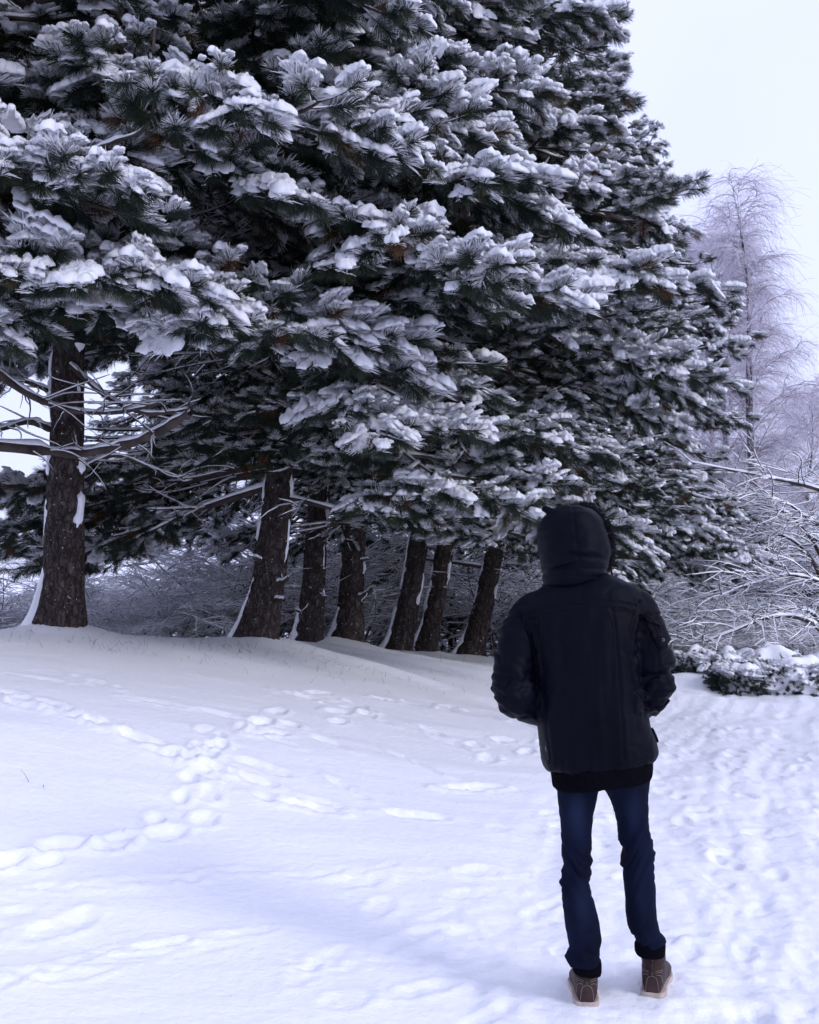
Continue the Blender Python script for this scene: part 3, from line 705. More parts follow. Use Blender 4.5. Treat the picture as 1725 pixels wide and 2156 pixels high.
make_pine(1, 'second pine from the left with a long limb drooping down-left', 13.5, 2.7, cone(4.3, 4.0, 14.2), 8, True, 1.12, .68, snowy=.98,
                extra=[(1.75, 175, 2.6, -16, 8, 12, .25, -.35), (2.0, 160, 3.2, -8, 12, 14, .3, -.35), (2.2, 190, 2.8, -6, 16, 16, .3, -.25), (1.9, 150, 3.6, -4, 14, 14, .4, -.4), (2.3, 205, 2.6, -6, 20, 20, .3, -.2),
                       (1.62, -20, 1.6, -12, 4, 20, .55, .25), (2.5, 138, 3.4, 0, 12, 14, .4, -.4), (5.0, -40, 4.2, -14, 14, 4, .35, .4), (6.2, -62, 3.8, -12, 14, 4, .35, .35), (4.2, -22, 4.3, -12, 12, 4, .35, .4), (7.2, -38, 3.4, -12, 14, 4, .35, .3), (2.0, -95, 1.3, 8, 12, 6, .2, -.15), (2.1, -140, 1.5, 6, 12, 6, .2, -.2), (2.2, -55, 1.6, 6, 12, 6, .2, -.1), (2.35, -115, 1.7, 4, 12, 8, .2, 0), (2.4, -75, 1.8, 4, 12, 8, .2, 0)],
                bare=[([(585, 1228, 12.4), (602, 1222, 12.3), (608, 1214, 12.25)], .032, .016, 0), ([(582, 1262, 12.4), (598, 1262, 12.3)], .028, .018, 0), ([(548, 1180, 12.3), (536, 1172, 12.15)], .024, .014, 0)])
make_pine(2, 'slim pine whose trunk stands third from the left', 13.5, 3.0, cone(3.4, 4.0, 14.0), 13, False, .95, .62, snowy=.92, bare=[([(668, 1205, 15.0), (684, 1198, 14.9)], .026, .014, 0), ([(636, 1290, 14.95), (622, 1284, 14.85)], .022, .012, 0)])
make_pine(3, 'straight pine fourth from the left with a snowy burl on its trunk', 13.5, 2.9, cone(3.6, 4.0, 14.0), 17, False, .95, .62, snowy=.92, bare=[([(750, 1262, 15.2), (772, 1250, 15.1), (787, 1236, 15.05)], .045, .022, 4), ([(760, 1180, 15.2), (776, 1176, 15.15)], .024, .014, 0)])
make_pine(4, 'leaning pine fifth from the left, snow lining its left side', 14.0, 2.8, cone(3.8, 4.0, 14.5), 23, False, .95, .62, snowy=.95, extra=[(2.1, -70, 3.0, -4, 10, 16, .3, .2), (2.2, -110, 3.2, -2, 14, 20, .3, .25)])
make_pine(5, 'leaning pine sixth from the left, beside the rightmost trunk', 14.5, 2.8, cone(4.0, 4.0, 15.0), 29, False, .95, .62, snowy=1.0, extra=[(2.0, -60, 3.4, -2, 12, 18, .3, .25)])
make_pine(6, 'rightmost pine with a broad snow-laden crown against the sky', 13.0, 2.5, table((1.4, 3.6), (3.0, 3.45), (4.9, 3.7), (7.0, 2.65), (9.0, 1.65), (10.7, .9), (12.9, .2)), 37, False, 1.1, .64, gap=.36, snowy=1.2, extra=[(1.8, 8, 3.8, -2, 8, 10, .3, .45), (2.1, -18, 3.6, -4, 8, 12, .3, .4), (2.3, -45, 3.4, -2, 8, 14, .3, .35), (1.45, 172, 1.9, 10, 8, 20, .85, .2)], facing=True)

# ================================================================== BEHIND THE PINES
def make_conifer(name, label, group, x, y, H, z_low, R0, seed, snowy, dens=.7, gap=.4, ng=None, mat=M_NEEDLE, arc=None, r0=.09, tuft=.85):
    z = gsurf(x, y) - .05; r = np.random.RandomState(seed)
    root = empty(name, (x, y, z), label, 'tree', group)
    zs = np.linspace(-.1, H, 24); P = np.stack([np.zeros(24), np.zeros(24), zs], -1)
    v, f = tubes(P[None], (r0 * (1.02 - zs / H))[None], 10); obj('trunk', mesh_np('trunk', v, f), M_BARK, root)
    acc = new_acc(); zz = z_low
    while zz < H - .25:
        nl = r.randint(4, 7); a0 = r.rand() * 6.28
        for q in range(nl):
            az = a0 + q * 6.283 / nl + r.randn() * .2
            if arc and not (arc[0] < math.degrees(az) % 360 < arc[1]): continue
            L = max(.35, R0 * (1 - (zz - z_low) / (H - z_low)) * r.uniform(.75, 1.1))
            Pl = limb_line(np.array([x, y, z + zz]), az, L, R(r.uniform(-5, 15)), R(r.uniform(14, 32)), R(r.uniform(15, 35)), r=r)
            acc['limb'].append(Pl); acc['limbr'].append(np.linspace(1, .25, len(Pl)) * (.012 + .007 * L)); foliage_on(Pl, L, dens, .15, r.randn() * .12, r, acc)
        zz += gap * r.uniform(.8, 1.2)
    finish_crown(root, acc, False, (x, y, z), r, seed, tuft, snowy, ng, mat)
def at_depth(px, d): return (px - 862.5) / FPX * d, d
for k, (px, d, H, R0, lab) in enumerate(((800, 22.5, 4.2, 1.3, 'dark young spruce in the gap right of the fourth pine trunk'), (868, 23.5, 4.6, 1.3, 'dark young spruce seen between the two leaning pine trunks'),
                                     (952, 21.5, 3.8, 1.2, 'dark young spruce left of the rightmost pine trunk'), (1075, 24.5, 4.8, 1.5, 'dark young spruce behind the left shoulder of the walker'))):
    x, y = at_depth(px, d); make_conifer('spruce_tree', lab, 'young spruces behind the pines', x, y, H, .15, R0, 210 + k, .55, .75, .3, NG_SPRUCE, M_SPRUCE)
x, y = at_depth(2040, 21); make_conifer('pine_tree', 'dark pine reaching in from the right edge, high up', 'pines at the right edge', x, y, 8.0, 1.6, 2.1, 231, .72, .7, .45, arc=(90, 270))
x, y = at_depth(1700, 24.5); make_conifer('yew_shrub', 'dark evergreen mass low down behind the birches at the right', None, x, y, 2.3, .1, 1.7, 233, .12, .9, .24, NG_SPRUCE, M_SPRUCE)
thin_hidden()

# ---- bare shrubs, every twig lined with snow
def shrub_parts(seed, h, spread, n_stem=13, n_b=12, n_t=13, arch=.9, thick=.75, snow=1.0):
    r = np.random.RandomState(seed); stems, br, tw = [], [], []
    for k in range(n_stem):
        az = r.rand() * 6.28; el = R(r.uniform(48, 84)); L = h * r.uniform(.8, 1.25)
        P = limb_line(np.array([r.randn() * .12 * spread, r.randn() * .12 * spread, -.1]), az, L, el, R(r.uniform(30, 85)) * arch, R(r.uniform(-10, 25)), M=10, wig=.14, r=r); stems.append(P)
        q, qd = interp_line(P, r.uniform(.12, 1, n_b))
        for j in range(n_b):
            a = math.atan2(qd[j][1], qd[j][0]) + r.choice([-1, 1]) * R(r.uniform(20, 80)); e = math.asin(np.clip(qd[j][2], -1, 1)) * .6
            B = limb_line(q[j], a, h * r.uniform(.25, .55), e + R(r.uniform(-15, 25)), R(r.uniform(5, 45)) * arch, R(r.uniform(-20, 35)), M=7, wig=.18, r=r); br.append(B)
            u, ud = interp_line(B, r.uniform(.1, 1, n_t))
            for i in range(n_t):
                a2 = math.atan2(ud[i][1], ud[i][0]) + r.choice([-1, 1]) * R(r.uniform(15, 80)); e2 = math.asin(np.clip(ud[i][2], -1, 1)) * .5
                tw.append(limb_line(u[i], a2, h * r.uniform(.09, .24), e2 + R(r.uniform(-25, 40)), R(r.uniform(-15, 30)), R(r.uniform(-20, 35)), M=4, wig=.22, r=r))
    S, B, T = np.array(stems), np.array(br), np.array(tw)
    rS = np.tile(np.linspace(.022, .008, 10) * thick, (len(S), 1)); rB = np.tile(np.linspace(.0095, .0045, 7) * thick, (len(B), 1)); rT = np.tile(np.linspace(.0055, .003, 4) * thick, (len(T), 1))
    w = join_vf([tubes(S, rS, 6), tubes(B, rB, 4), tubes(T, rT, 3)])
    s = join_vf([tubes(*snow_on(S, rS, .6, .8, .008 * snow, seed), 5), tubes(*snow_on(B, rB, .7, 1.0, .0066 * snow, seed + 1), 4), tubes(*snow_on(T, rT, .8, 1.1, .0052 * snow, seed + 2), 3)])
    return mesh_np('branches', *w), mesh_np('branch_snow', *s)
SHRUB = [shrub_parts(401 + k, 2.4, 2.4, n_stem=(15, 13, 16)[k]) for k in range(3)]
def shrub(name, px, d, h, var, rot, label, group, wide=1.0, sink=0.0):
    x, y = at_depth(px, d); z = gsurf(x, y) - sink
    root = empty(name, (x, y, z), label, 'shrub', group); root.rotation_euler = (0, 0, rot)
    a, b = SHRUB[var]
    for nm, me, mt in (('branches', a, M_SHRUB), ('branch_snow', b, M_SNOW)):
        o = obj(nm, me, mt, root, 'stuff'); o.scale = (h * wide / 2.4, h * wide / 2.4, h / 2.4)
G_L, G_R = 'bare shrubs behind the bank', 'bare shrubs behind the walker'
for k, (px, d, h, w, lab) in enumerate((
    (-20, 14.6, 1.05, 1.3, 'snowy bare shrub at the left edge, left of the nearest trunk'), (70, 17.5, 1.35, 1.3, 'pale twiggy shrub peeping out just left of the nearest trunk'),
    (235, 16.0, 1.5, 1.2, 'bare shrub with snow-lined twigs just right of the nearest trunk'), (330, 15.4, 1.15, 1.2, 'low crooked-stemmed shrub midway between the first two pine trunks'),
    (440, 17.6, 2.0, 1.3, 'snow-lined shrub left of the second pine trunk'),
    (505, 20.0, 2.7, 1.2, 'tall snowy shrub close behind the second pine trunk'), (610, 18.5, 2.4, 1.2, 'snowy shrub filling the gap between second and third trunks'),
    (700, 20.0, 2.8, 1.1, 'snowy shrub filling the gap between third and fourth trunks'), (790, 20.5, 2.0, 1.1, 'low snowy shrub right of the fourth trunk, before the spruces'),
    (1060, 21.0, 2.6, 1.2, 'snow-lined shrub right of the last trunk, beside the walker'))):
    shrub('bare_shrub', px, d, h, k % 3, k * 1.7, lab, G_L, w)
for k, (px, d, h, w, lab) in enumerate((
    (1330, 19.5, 1.7, 1.4, 'frosted shrub rising beside the right shoulder of the walker'), (1430, 22.0, 2.0, 1.3, 'frosted shrub between the walker and the left birch'),
    (1505, 19.6, 1.15, 1.5, 'low frosted shrub in front of the left birch'), (1385, 25.5, 3.6, 1.3, 'tall frosted shrub under the lowest right-hand pine bough'),
    (1480, 29.5, 4.2, 1.3, 'tall frosted thicket shrub left of both birches'),
    (1650, 21.0, 1.3, 1.5, 'low wide frosted shrub right of the birches'), (1660, 29.0, 3.8, 1.3, 'tall frosted thicket shrub right of both birches'),
    (1760, 24.0, 3.4, 1.2, 'frosted shrub cut by the right edge of the picture'), (1300, 27.5, 4.0, 1.4, 'tall frosted shrub seen just above the hood'),
    (1200, 26.5, 3.4, 1.4, 'frosted shrub behind the walker, mostly hidden'))):
    shrub('bare_shrub', px, d, h, k % 3, k * 2.3 + 1, lab, G_R, w)

# ---- spreading bush with long arching limbs at the right edge: each limb a part
x0, y0 = at_depth(1800, 16.8); zb = gsurf(x0, y0)
arch_root = empty('arching_tree', (x0, y0, zb), 'small tree at the right edge with long arching snow-covered limbs', 'tree')
b0 = np.array([x0, y0, zb]); r = np.random.RandomState(77)
for k, (pts, ra) in enumerate((([(1806, 1440, 16.8), (1745, 1345, 16.7), (1690, 1303, 16.5), (1620, 1300, 16.3), (1540, 1330, 16.2), (1470, 1352, 16.1), (1395, 1342, 16.1)], .045),
                 ([(1802, 1430, 16.9), (1740, 1325, 16.9), (1690, 1282, 16.8), (1600, 1288, 16.7), (1500, 1302, 16.6), (1420, 1288, 16.5)], .038),
                 ([(1810, 1440, 17), (1735, 1230, 17.2), (1685, 1150, 17.3), (1625, 1126, 17.4), (1555, 1158, 17.5)], .045),
                 ([(1815, 1440, 17), (1800, 1080, 17.5), (1725, 1032, 17.4), (1620, 1006, 17.3), (1520, 986, 17.2), (1405, 962, 17.2)], .05),
                 ([(1812, 1440, 17), (1740, 1200, 17.4), (1690, 1112, 17.5), (1640, 1072, 17.6), (1570, 1100, 17.8)], .038),
                 ([(1810, 1440, 16.8), (1760, 1260, 16.6), (1680, 1212, 16.4), (1590, 1225, 16.3), (1500, 1262, 16.2)], .034),
                 ([(1812, 1440, 17), (1790, 1180, 17.2), (1700, 1090, 17.2), (1630, 1050, 17.2), (1540, 1040, 17.2)], .036))):
    P = spline([pt(*p) for p in pts], 30); P[0] = b0 + np.array([0, 0, -.05]); rad = np.linspace(ra, .003, 30)
    parts = [tubes(P[None], rad[None], 7)]; sn = [tubes(*snow_on(P[None], rad[None], .6, .7, .012, k), 6)]
    n = 24; q, qd = interp_line(P, r.uniform(.22, 1, n)); B, T = [], []
    for j in range(n):
        a = math.atan2(qd[j][1], qd[j][0]) + r.choice([-1, 1]) * R(r.uniform(15, 65))
        L = limb_line(q[j], a, r.uniform(.4, 1.2), R(r.uniform(-15, 40)), R(r.uniform(0, 40)), R(r.uniform(-20, 30)), M=7, wig=.16, r=r); B.append(L)
        u, ud = interp_line(L, r.uniform(.1, 1, 7))
        for i in range(7):
            T.append(limb_line(u[i], math.atan2(ud[i][1], ud[i][0]) + r.choice([-1, 1]) * R(r.uniform(20, 75)), r.uniform(.15, .45), R(r.uniform(-25, 45)), R(r.uniform(-10, 30)), R(r.uniform(-20, 30)), M=4, wig=.2, r=r))
    B, T = np.array(B), np.array(T); rB = np.tile(np.linspace(.009, .0035, 7), (len(B), 1)); rT = np.tile(np.linspace(.0048, .002, 4), (len(T), 1))
    parts += [tubes(B, rB, 4), tubes(T, rT, 3)]; sn += [tubes(*snow_on(B, rB, .7, 1.0, .006, k), 4), tubes(*snow_on(T, rT, .8, 1.1, .004, k), 3)]
    v, f = join_vf(parts); lo = obj('limb', mesh_np('limb', v - b0, f), M_TWIG, arch_root)
    v, f = join_vf(sn); obj('limb_snow', mesh_np('limb_snow', v - b0, f), M_SNOW, lo, 'stuff')

# ---- weeping birches
def birch(px, d, H, seed, label, lean, rr):
    x, y = at_depth(px, d); z = gsurf(x, y) - .1; r = np.random.RandomState(seed)
    root = empty('birch_tree', (x, y, z), label, 'tree', 'bare birches behind the walker')
    n = 40; s = np.linspace(0, 1, n)
    T = np.stack([lean * s + .10 * np.sin(s * 9 + seed) * s, .08 * np.sin(s * 6 + seed), s * H], -1)
    v, f = tubes(T[None], (rr * (1 - .93 * s) * (1 + .08 * r.randn(n)))[None], 12); obj('trunk', mesh_np('trunk', v, f), M_BIRCH, root)
    limb, lr, hang = [], [], []
    for k in range(56):
        t = .14 + .85 * (k + r.rand()) / 56; q, _ = interp_line(T, [t]); az = r.rand() * 6.28
        L = (1 - .60 * t) * 2.3 * r.uniform(.7, 1.1) * min(1, .55 + t)
        P = limb_line(q[0], az, L, R(r.uniform(45, 70)), R(r.uniform(0, 25)), R(r.uniform(-45, 0)), M=10, wig=.12, r=r); limb.append(P); lr.append(np.linspace(1, .2, 10) * (.007 + .009 * L * (1 - .5 * t)))
        u, ud = interp_line(P, r.uniform(.15, 1, 10))
        for j in range(10):
            a = math.atan2(ud[j][1], ud[j][0]) + R(r.uniform(-85, 85))
            S = limb_line(u[j], a, r.uniform(.35, .8), R(r.uniform(5, 55)), R(r.uniform(20, 60)), R(r.uniform(-45, -5)), M=10, wig=.15, r=r); limb.append(S); lr.append(np.linspace(.010, .005, 10))
            w, wd = interp_line(S, r.uniform(.1, 1, 11))
            for i in range(11):
                hang.append(limb_line(w[i], math.atan2(wd[i][1], wd[i][0]) + R(r.uniform(-70, 70)), r.uniform(.3, 1.0), R(r.uniform(-40, 40)), R(r.uniform(25, 65)), R(r.uniform(-15, 10)), M=7, wig=.2, r=r))
    v, f = tubes(np.array(limb), np.array(lr), 4); obj('branches', mesh_np('branches', v, f), M_BIRCHLIMB, root, 'stuff')
    hang = np.array(hang); v, f = tubes(hang, np.tile(np.linspace(.0038, .0026, 7), (len(hang), 1)), 3); obj('twigs', mesh_np('twigs', v, f), M_BIRCHTWIG, root, 'stuff')
birch(1606, 25.5, 10.0, 51, 'taller birch with drooping twigs, its dark-flecked trunk further right', -.45, .15)
birch(1568, 26.5, 9.2, 57, 'birch with a leaning pale trunk just left of the taller birch', -.75, .13)
birch(1502, 29.0, 10.4, 69, 'frosted birch half hidden behind the edge of the rightmost pine', .1, .12)
birch(1700, 31.0, 6.4, 63, 'faint slender birch far back at the right edge', .1, .10)

# ---- low evergreen shrubs buried in snow
def snow_shrub(px, d, rad, h, seed, label, sq=.8):
    x, y = at_depth(px, d); z = gsurf(x, y) - .06; r = np.random.RandomState(seed)
    root = empty('juniper_shrub', (x, y, z), label, 'shrub', 'snow-buried shrubs by the path')
    nu, nv = 64, 16; u = np.linspace(0, 2 * math.pi, nu, endpoint=False); rho = np.linspace(0.02, 1.0, nv)
    U, Rh = np.meshgrid(u, rho)
    rim = rad * (1 + .35 * (vnoise(np.cos(U) * 2.2 + seed, np.sin(U) * 2.2, seed) - .5) * 2 * Rh)
    X_, Y_ = np.cos(U) * Rh * rim, np.sin(U) * Rh * rim * sq
    Zc = h * (1 - Rh ** 3.2) * .60 + .46 * h + 0.46 * h * (vnoise(X_ * 4.6 + seed, Y_ * 4.2, seed + 1) - .5) + .16 * h * (vnoise(X_ * 11 + seed, Y_ * 11, seed + 2) - .5)
    Zc -= np.clip(Rh - .8, 0, 1) * h * .9 * vnoise(U * 3, U * 0, seed + 3)
    top = np.stack([X_, Y_, Zc], -1); bot = np.stack([X_ * .84, Y_ * .84, Zc - .14], -1)
    idx = np.arange(nu * nv).reshape(nv, nu); a = idx[:-1]; b = idx[1:]
    f1 = np.stack([a, b, np.roll(b, -1, 1), np.roll(a, -1, 1)], -1).reshape(-1, 4); off = nu * nv
    f2 = np.stack([a + off, np.roll(a, -1, 1) + off, np.roll(b, -1, 1) + off, b + off], -1).reshape(-1, 4)
    l = idx[-1]; f3 = np.stack([l, l + off, np.roll(l, -1) + off, np.roll(l, -1)], -1)
    obj('snow_cap', mesh_np('snow_cap', np.concatenate([top.reshape(-1, 3), bot.reshape(-1, 3)]), np.concatenate([f1[:, ::-1], f2[:, ::-1], f3])), M_SNOW, root)
    n = int(620 * rad / .6); a = r.rand(n) * 6.28; q = r.uniform(.45, 1.0, n)
    px_, py_ = np.cos(a) * q * rad, np.sin(a) * q * rad * sq
    pz = h * (.62 - .1 * q) * r.uniform(.0, 1.0, n) + .03
    d_ = np.stack([np.cos(a) + r.randn(n) * .4, np.sin(a) + r.randn(n) * .4, r.uniform(-.3, .9, n)], -1)
    pos = np.stack([px_, py_, pz], -1) + np.array([x, y, z]); pc = pitch_class(d_); yaw = np.arctan2(d_[:, 1], d_[:, 0])
    scatter('needles', root, NG_SPRUCE, pos, pc * NV + r.randint(0, NV, n), yaw, r.uniform(.5, .85, n), M_SPRUCE, (x, y, z))
    m = (r.rand(n) < .30) & (pz > .35 * h); lev = r.randint(2, 4, m.sum())
    scatter('needle_snow', root, NG_SNOW, pos[m] + np.array([0, 0, .03]), (lev - 1) * 15 + pc[m] * NV + r.randint(0, NV, m.sum()), yaw[m], r.uniform(.6, .9, m.sum()), M_SNOW, (x, y, z))
    st = []
    for k in range(14): st.append(limb_line(np.array([r.randn() * .08, r.randn() * .08, 0]), r.rand() * 6.28, rad * r.uniform(.6, 1.0), R(r.uniform(15, 60)), R(30), R(10), M=6, r=r))
    v, f = tubes(np.array(st), np.tile(np.linspace(.014, .005, 6), (14, 1)), 4); obj('stems', mesh_np('stems', v, f), M_TWIG, root, 'stuff')
snow_shrub(1452, 15.3, .46, .44, 81, 'snow-covered low evergreen shrub touching the right sleeve of the walker')
snow_shrub(1512, 15.0, .42, .28, 82, 'small snow hump between the sleeve-side shrub and the round one')
snow_shrub(1562, 14.25, .36, .34, 83, 'round snowy evergreen bush nearest the path edge')
snow_shrub(1600, 15.6, .72, .50, 84, 'widest snow-buried evergreen shrub, behind the round one')
snow_shrub(1668, 14.4, .62, .40, 85, 'snowy evergreen shrub with a dark open underside at the right')
snow_shrub(1745, 14.7, .66, .40, 86, 'snow-buried evergreen shrub cut by the right edge')

# ================================================================== THE WALKER
from mathutils.bvhtree import BVHTree
PY = 4.20
def capped(P, rad, k=20, squash=1.0):
    v, f = tubes(np.asarray(P)[None], np.asarray(rad)[None], k, squash); return cap_ends(v, f, k)
def cap_ends(v, f, k):
    n = len(v); m = n // k
    v2 = np.vstack([v, v[:k].mean(0), v[-k:].mean(0)])
    i = np.arange(k); j = (i + 1) % k
    t = [(int(n), int(b), int(a)) for a, b in zip(i, j)] + [(int(n + 1), int(n - k + a), int(n - k + b)) for a, b in zip(i, j)]
    return v2, f, t
def rings(rows, k=40, power=2.3):
    """rows: left px, right px, picture y, half depth, y offset, roll (m of z per m of x)"""
    th = np.arange(k) * 2 * math.pi / k; V = []
    for row in rows:
        xl, xr, py, ry, yo = row[:5]; roll = row[5] if len(row) > 5 else 0.0
        a, b = pt(xl, py, PY), pt(xr, py, PY); c = (a + b) / 2; rx = (b[0] - a[0]) / 2
        cs, sn = np.cos(th), np.sin(th)
        e = 2.0 / power
        X_ = np.sign(cs) * np.abs(cs) ** e * rx; Y_ = np.sign(sn) * np.abs(sn) ** e * ry
        V.append(np.stack([c[0] + X_, c[1] + yo + Y_, c[2] + roll * X_], -1))
    V = np.concatenate(V); m = len(rows); idx = np.arange(m * k).reshape(m, k)
    a = idx[:-1]; b = np.roll(a, -1, 1); c = idx[1:]; d = np.roll(c, -1, 1)
    return cap_ends(V, np.stack([a, b, d, c], -1).reshape(-1, 4), k)
def ell(c, rx, ry, rz, n=20):
    u = np.arange(n) * 2 * math.pi / n; w = np.linspace(-1.45, 1.45, n // 2)
    U, W = np.meshgrid(u, w); v = np.stack([c[0] + rx * np.cos(W) * np.cos(U), c[1] + ry * np.cos(W) * np.sin(U), c[2] + rz * np.sin(W)], -1).reshape(-1, 3)
    idx = np.arange(len(v)).reshape(n // 2, n); a = idx[:-1]; b = np.roll(a, -1, 1); c2 = idx[1:]; d = np.roll(c2, -1, 1)
    return cap_ends(v, np.stack([a, b, d, c2], -1).reshape(-1, 4), n)
def fuse(parts, voxel, it=6, fac=.5):
    """melt overlapping closed shapes into one continuous skin -> vertices, normals, mesh"""
    V, Q, T, n = [], [], [], 0
    for v, q, t in parts:
        V.append(v); Q.append(np.asarray(q) + n); T += [tuple(x + n for x in y) for y in t]; n += len(v)
    me = mesh_np('tmp', np.concatenate(V), [np.concatenate(Q), np.array(T)])
    o = bpy.data.objects.new('tmp', me); COL.objects.link(o)
    md = o.modifiers.new('r', 'REMESH'); md.mode = 'VOXEL'; md.voxel_size = voxel; md.use_smooth_shade = True
    sm = o.modifiers.new('s', 'SMOOTH'); sm.factor = fac; sm.iterations = it
    dg = bpy.context.evaluated_depsgraph_get(); dg.update()
    out = bpy.data.meshes.new_from_object(o.evaluated_get(dg))
    bpy.data.objects.remove(o); bpy.data.meshes.remove(me)
    return out
def co_no(me):
    n = len(me.vertices); a = np.zeros(n * 3, np.float32); b = np.zeros(n * 3, np.float32)
    me.vertices.foreach_get('co', a); me.vertices.foreach_get('normal', b)
    return a.reshape(-1, 3).astype(float), b.reshape(-1, 3).astype(float)
def set_co(me, v):
    me.vertices.foreach_set('co', v.astype(np.float32).ravel()); me.update()
    me.polygons.foreach_set('use_smooth', np.ones(len(me.polygons), bool))
def bvh_of(me):
    v, _ = co_no(me); return BVHTree.FromPolygons([tuple(x) for x in v], [tuple(p.vertices) for p in me.polygons])
def on_skin(bvh, p, off):
    loc, nor, i, d = bvh.find_nearest(Vector(p)); return np.array(loc) + np.array(nor) * off
def skin_line(bvh, pix, n, off, rad, back=.16, k=5):
    P = spline([(a, b, 0) for a, b in pix], n)
    W = np.array([on_skin(bvh, pt(a, b, PY - back), off) for a, b, _ in P]); return capped(W, np.full(n, rad), k)
def patch(bvh, quad, nu, nv, off, back=.14):
    """thin pad of cloth on a garment; quad = four picture corners (tl, tr, br, bl)"""
    q = np.array(quad, float); out = []
    for o_ in (off, off - .012):
        g = []
        for j in range(nv):
            for i in range(nu):
                s, t = i / (nu - 1), j / (nv - 1)
                p = (q[0] * (1 - s) + q[1] * s) * (1 - t) + (q[3] * (1 - s) + q[2] * s) * t
                edge = min(s, 1 - s, t, 1 - t) * 2
                g.append(on_skin(bvh, pt(p[0], p[1], PY - back), o_ - (.002 if edge < .05 and o_ == off else 0)))
        out.append(np.array(g))
    V = np.concatenate(out); idx = np.arange(nu * nv).reshape(nv, nu); off_ = nu * nv
    f1 = np.stack([idx[:-1, :-1], idx[1:, :-1], idx[1:, 1:], idx[:-1, 1:]], -1).reshape(-1, 4)
    per = np.concatenate([idx[0], idx[1:, -1], idx[-1, -2::-1], idx[-2:0:-1, 0]]); nx = np.roll(per, -1)
    f3 = np.stack([per, nx, nx + off_, per + off_], -1)
    return V, np.concatenate([f1, f3])
def quads_obj(name, shapes, mat, parent, base, kind=None, smooth=True):
    V, Q, T, n = [], [], [], 0
    for v, q, t in shapes:
        V.append(v - base); Q.append(np.asarray(q) + n); T += [tuple(x + n for x in y) for y in t]; n += len(v)
    return obj(name, mesh_np(name, np.concatenate(V), [np.concatenate(Q), np.array(T, int).reshape(-1, 3)], smooth), mat, parent, kind)

def cloth(name, c0, c1, rough, spec, weave, wstr, scale=3.0, sheen=0.0):
    m, n, l, b = new_mat(name, rough, spec)
    cr, no, mp = noise_col(m.node_tree, 'Object', scale, 4, [(0.35, c0), (0.70, c1)], 0.55)
    l.new(cr.outputs[0], b.inputs['Base Color'])
    wv = n.new('ShaderNodeTexNoise'); wv.inputs['Scale'].default_value = weave; wv.inputs['Detail'].default_value = 3
    tc = n.new('ShaderNodeTexCoord'); l.new(tc.outputs['Object'], wv.inputs['Vector'])
    add_bump(m.node_tree, b, wv.outputs[0], wstr, .004)
    if sheen: b.inputs['Sheen Weight'].default_value = sheen; b.inputs['Sheen Roughness'].default_value = .4
    return m
M_JACKET = cloth('jacket_nylon', (.0013, .0015, .0046), (.0028, .0032, .0086), .50, .055, 260, .25, 3.0)
M_RIB = cloth('rib_knit', (.0022, .0022, .004), (.0035, .0035, .006), .95, .03, 220, .5)
M_SEAM = cloth('seam_thread', (.003, .003, .005), (.005, .005, .008), .8, .1, 300, .1)
M_JEAN = cloth('denim', (.0026, .0036, .0110), (.0062, .0100, .0290), .85, .06, 420, .35, 5.0)
M_FUR = simple('black_fur', (.003, .003, .005), (.009, .009, .013), 30, .8, .2, 0)
M_BOOT = cloth('boot_leather', (.029, .0165, .0165), (.058, .035, .034), .55, .12, 90, .35, 14)
M_SOLE = simple('boot_sole', (.34, .27, .235), (.55, .46, .41), 40, .75, .25, .3, .004)
M_STITCH = simple('stitching', (.18, .145, .135), (.28, .24, .22), 60, .8, .2, 0)
M_SKIN = simple('skin', (.42, .25, .19), (.50, .31, .24), 12, .55, .35, .1, .002)
M_HAIR = simple('hair', (.012, .009, .008), (.03, .022, .018), 60, .6, .3, .3, .004)
M_METAL = simple('rivet_metal', (.10, .10, .12), (.18, .18, .20), 80, .35, .6, 0)
M_TAG = simple('woven_label', (.012, .018, .026), (.018, .026, .036), 60, .8, .2, 0)
M_MARK = simple('label_mark', (.16, .18, .22), (.22, .24, .28), 60, .8, .2, 0)

foot_l, foot_r = pt(1236, 2106, 4.15), pt(1374, 2089, 4.24)
P_BASE = np.array([(foot_l[0] + foot_r[0]) / 2, 4.22, 0.0])
person = empty('person', tuple(P_BASE), 'person seen from behind in a black hooded jacket, dark jeans and brown boots', 'person')

# ---- jacket: back, shoulders and both sleeves in one skin
torso = [(1192, 1268, 1205, .075, .02), (1178, 1286, 1212, .09, .015, .05), (1148, 1314, 1224, .105, .01, .07), (1124, 1342, 1240, .12, .005, .07), (1106, 1356, 1262, .132, 0, .04), (1104, 1352, 1290, .142, -.005), (1108, 1346, 1330, .152, -.005),
         (1114, 1346, 1380, .158, 0), (1124, 1352, 1430, .160, .005), (1136, 1362, 1480, .160, .01), (1137, 1372, 1530, .162, .015, .03), (1139, 1383, 1565, .165, .018, .06), (1142, 1388, 1592, .165, .02, .085),
         (1148, 1385, 1607, .160, .02, .095), (1160, 1376, 1614, .148, .02, .10)]
def arm(rows, sq=1.0):
    P = spline([pt(a, b, PY + y) for a, b, y, _ in rows], 26); rad = np.interp(np.linspace(0, len(rows) - 1, 26), np.arange(len(rows)), [q[3] for q in rows]) * PY / FPX
    return capped(P, rad, 20, sq)
arm_l = arm([(1142, 1276, .0, 38), (1116, 1294, 0, 42), (1094, 1335, -.01, 42), (1085, 1385, -.03, 42), (1080, 1432, -.05, 44), (1086, 1464, -.045, 46), (1112, 1484, .01, 38), (1142, 1496, .09, 34), (1180, 1500, .17, 31), (1205, 1498, .20, 27)])
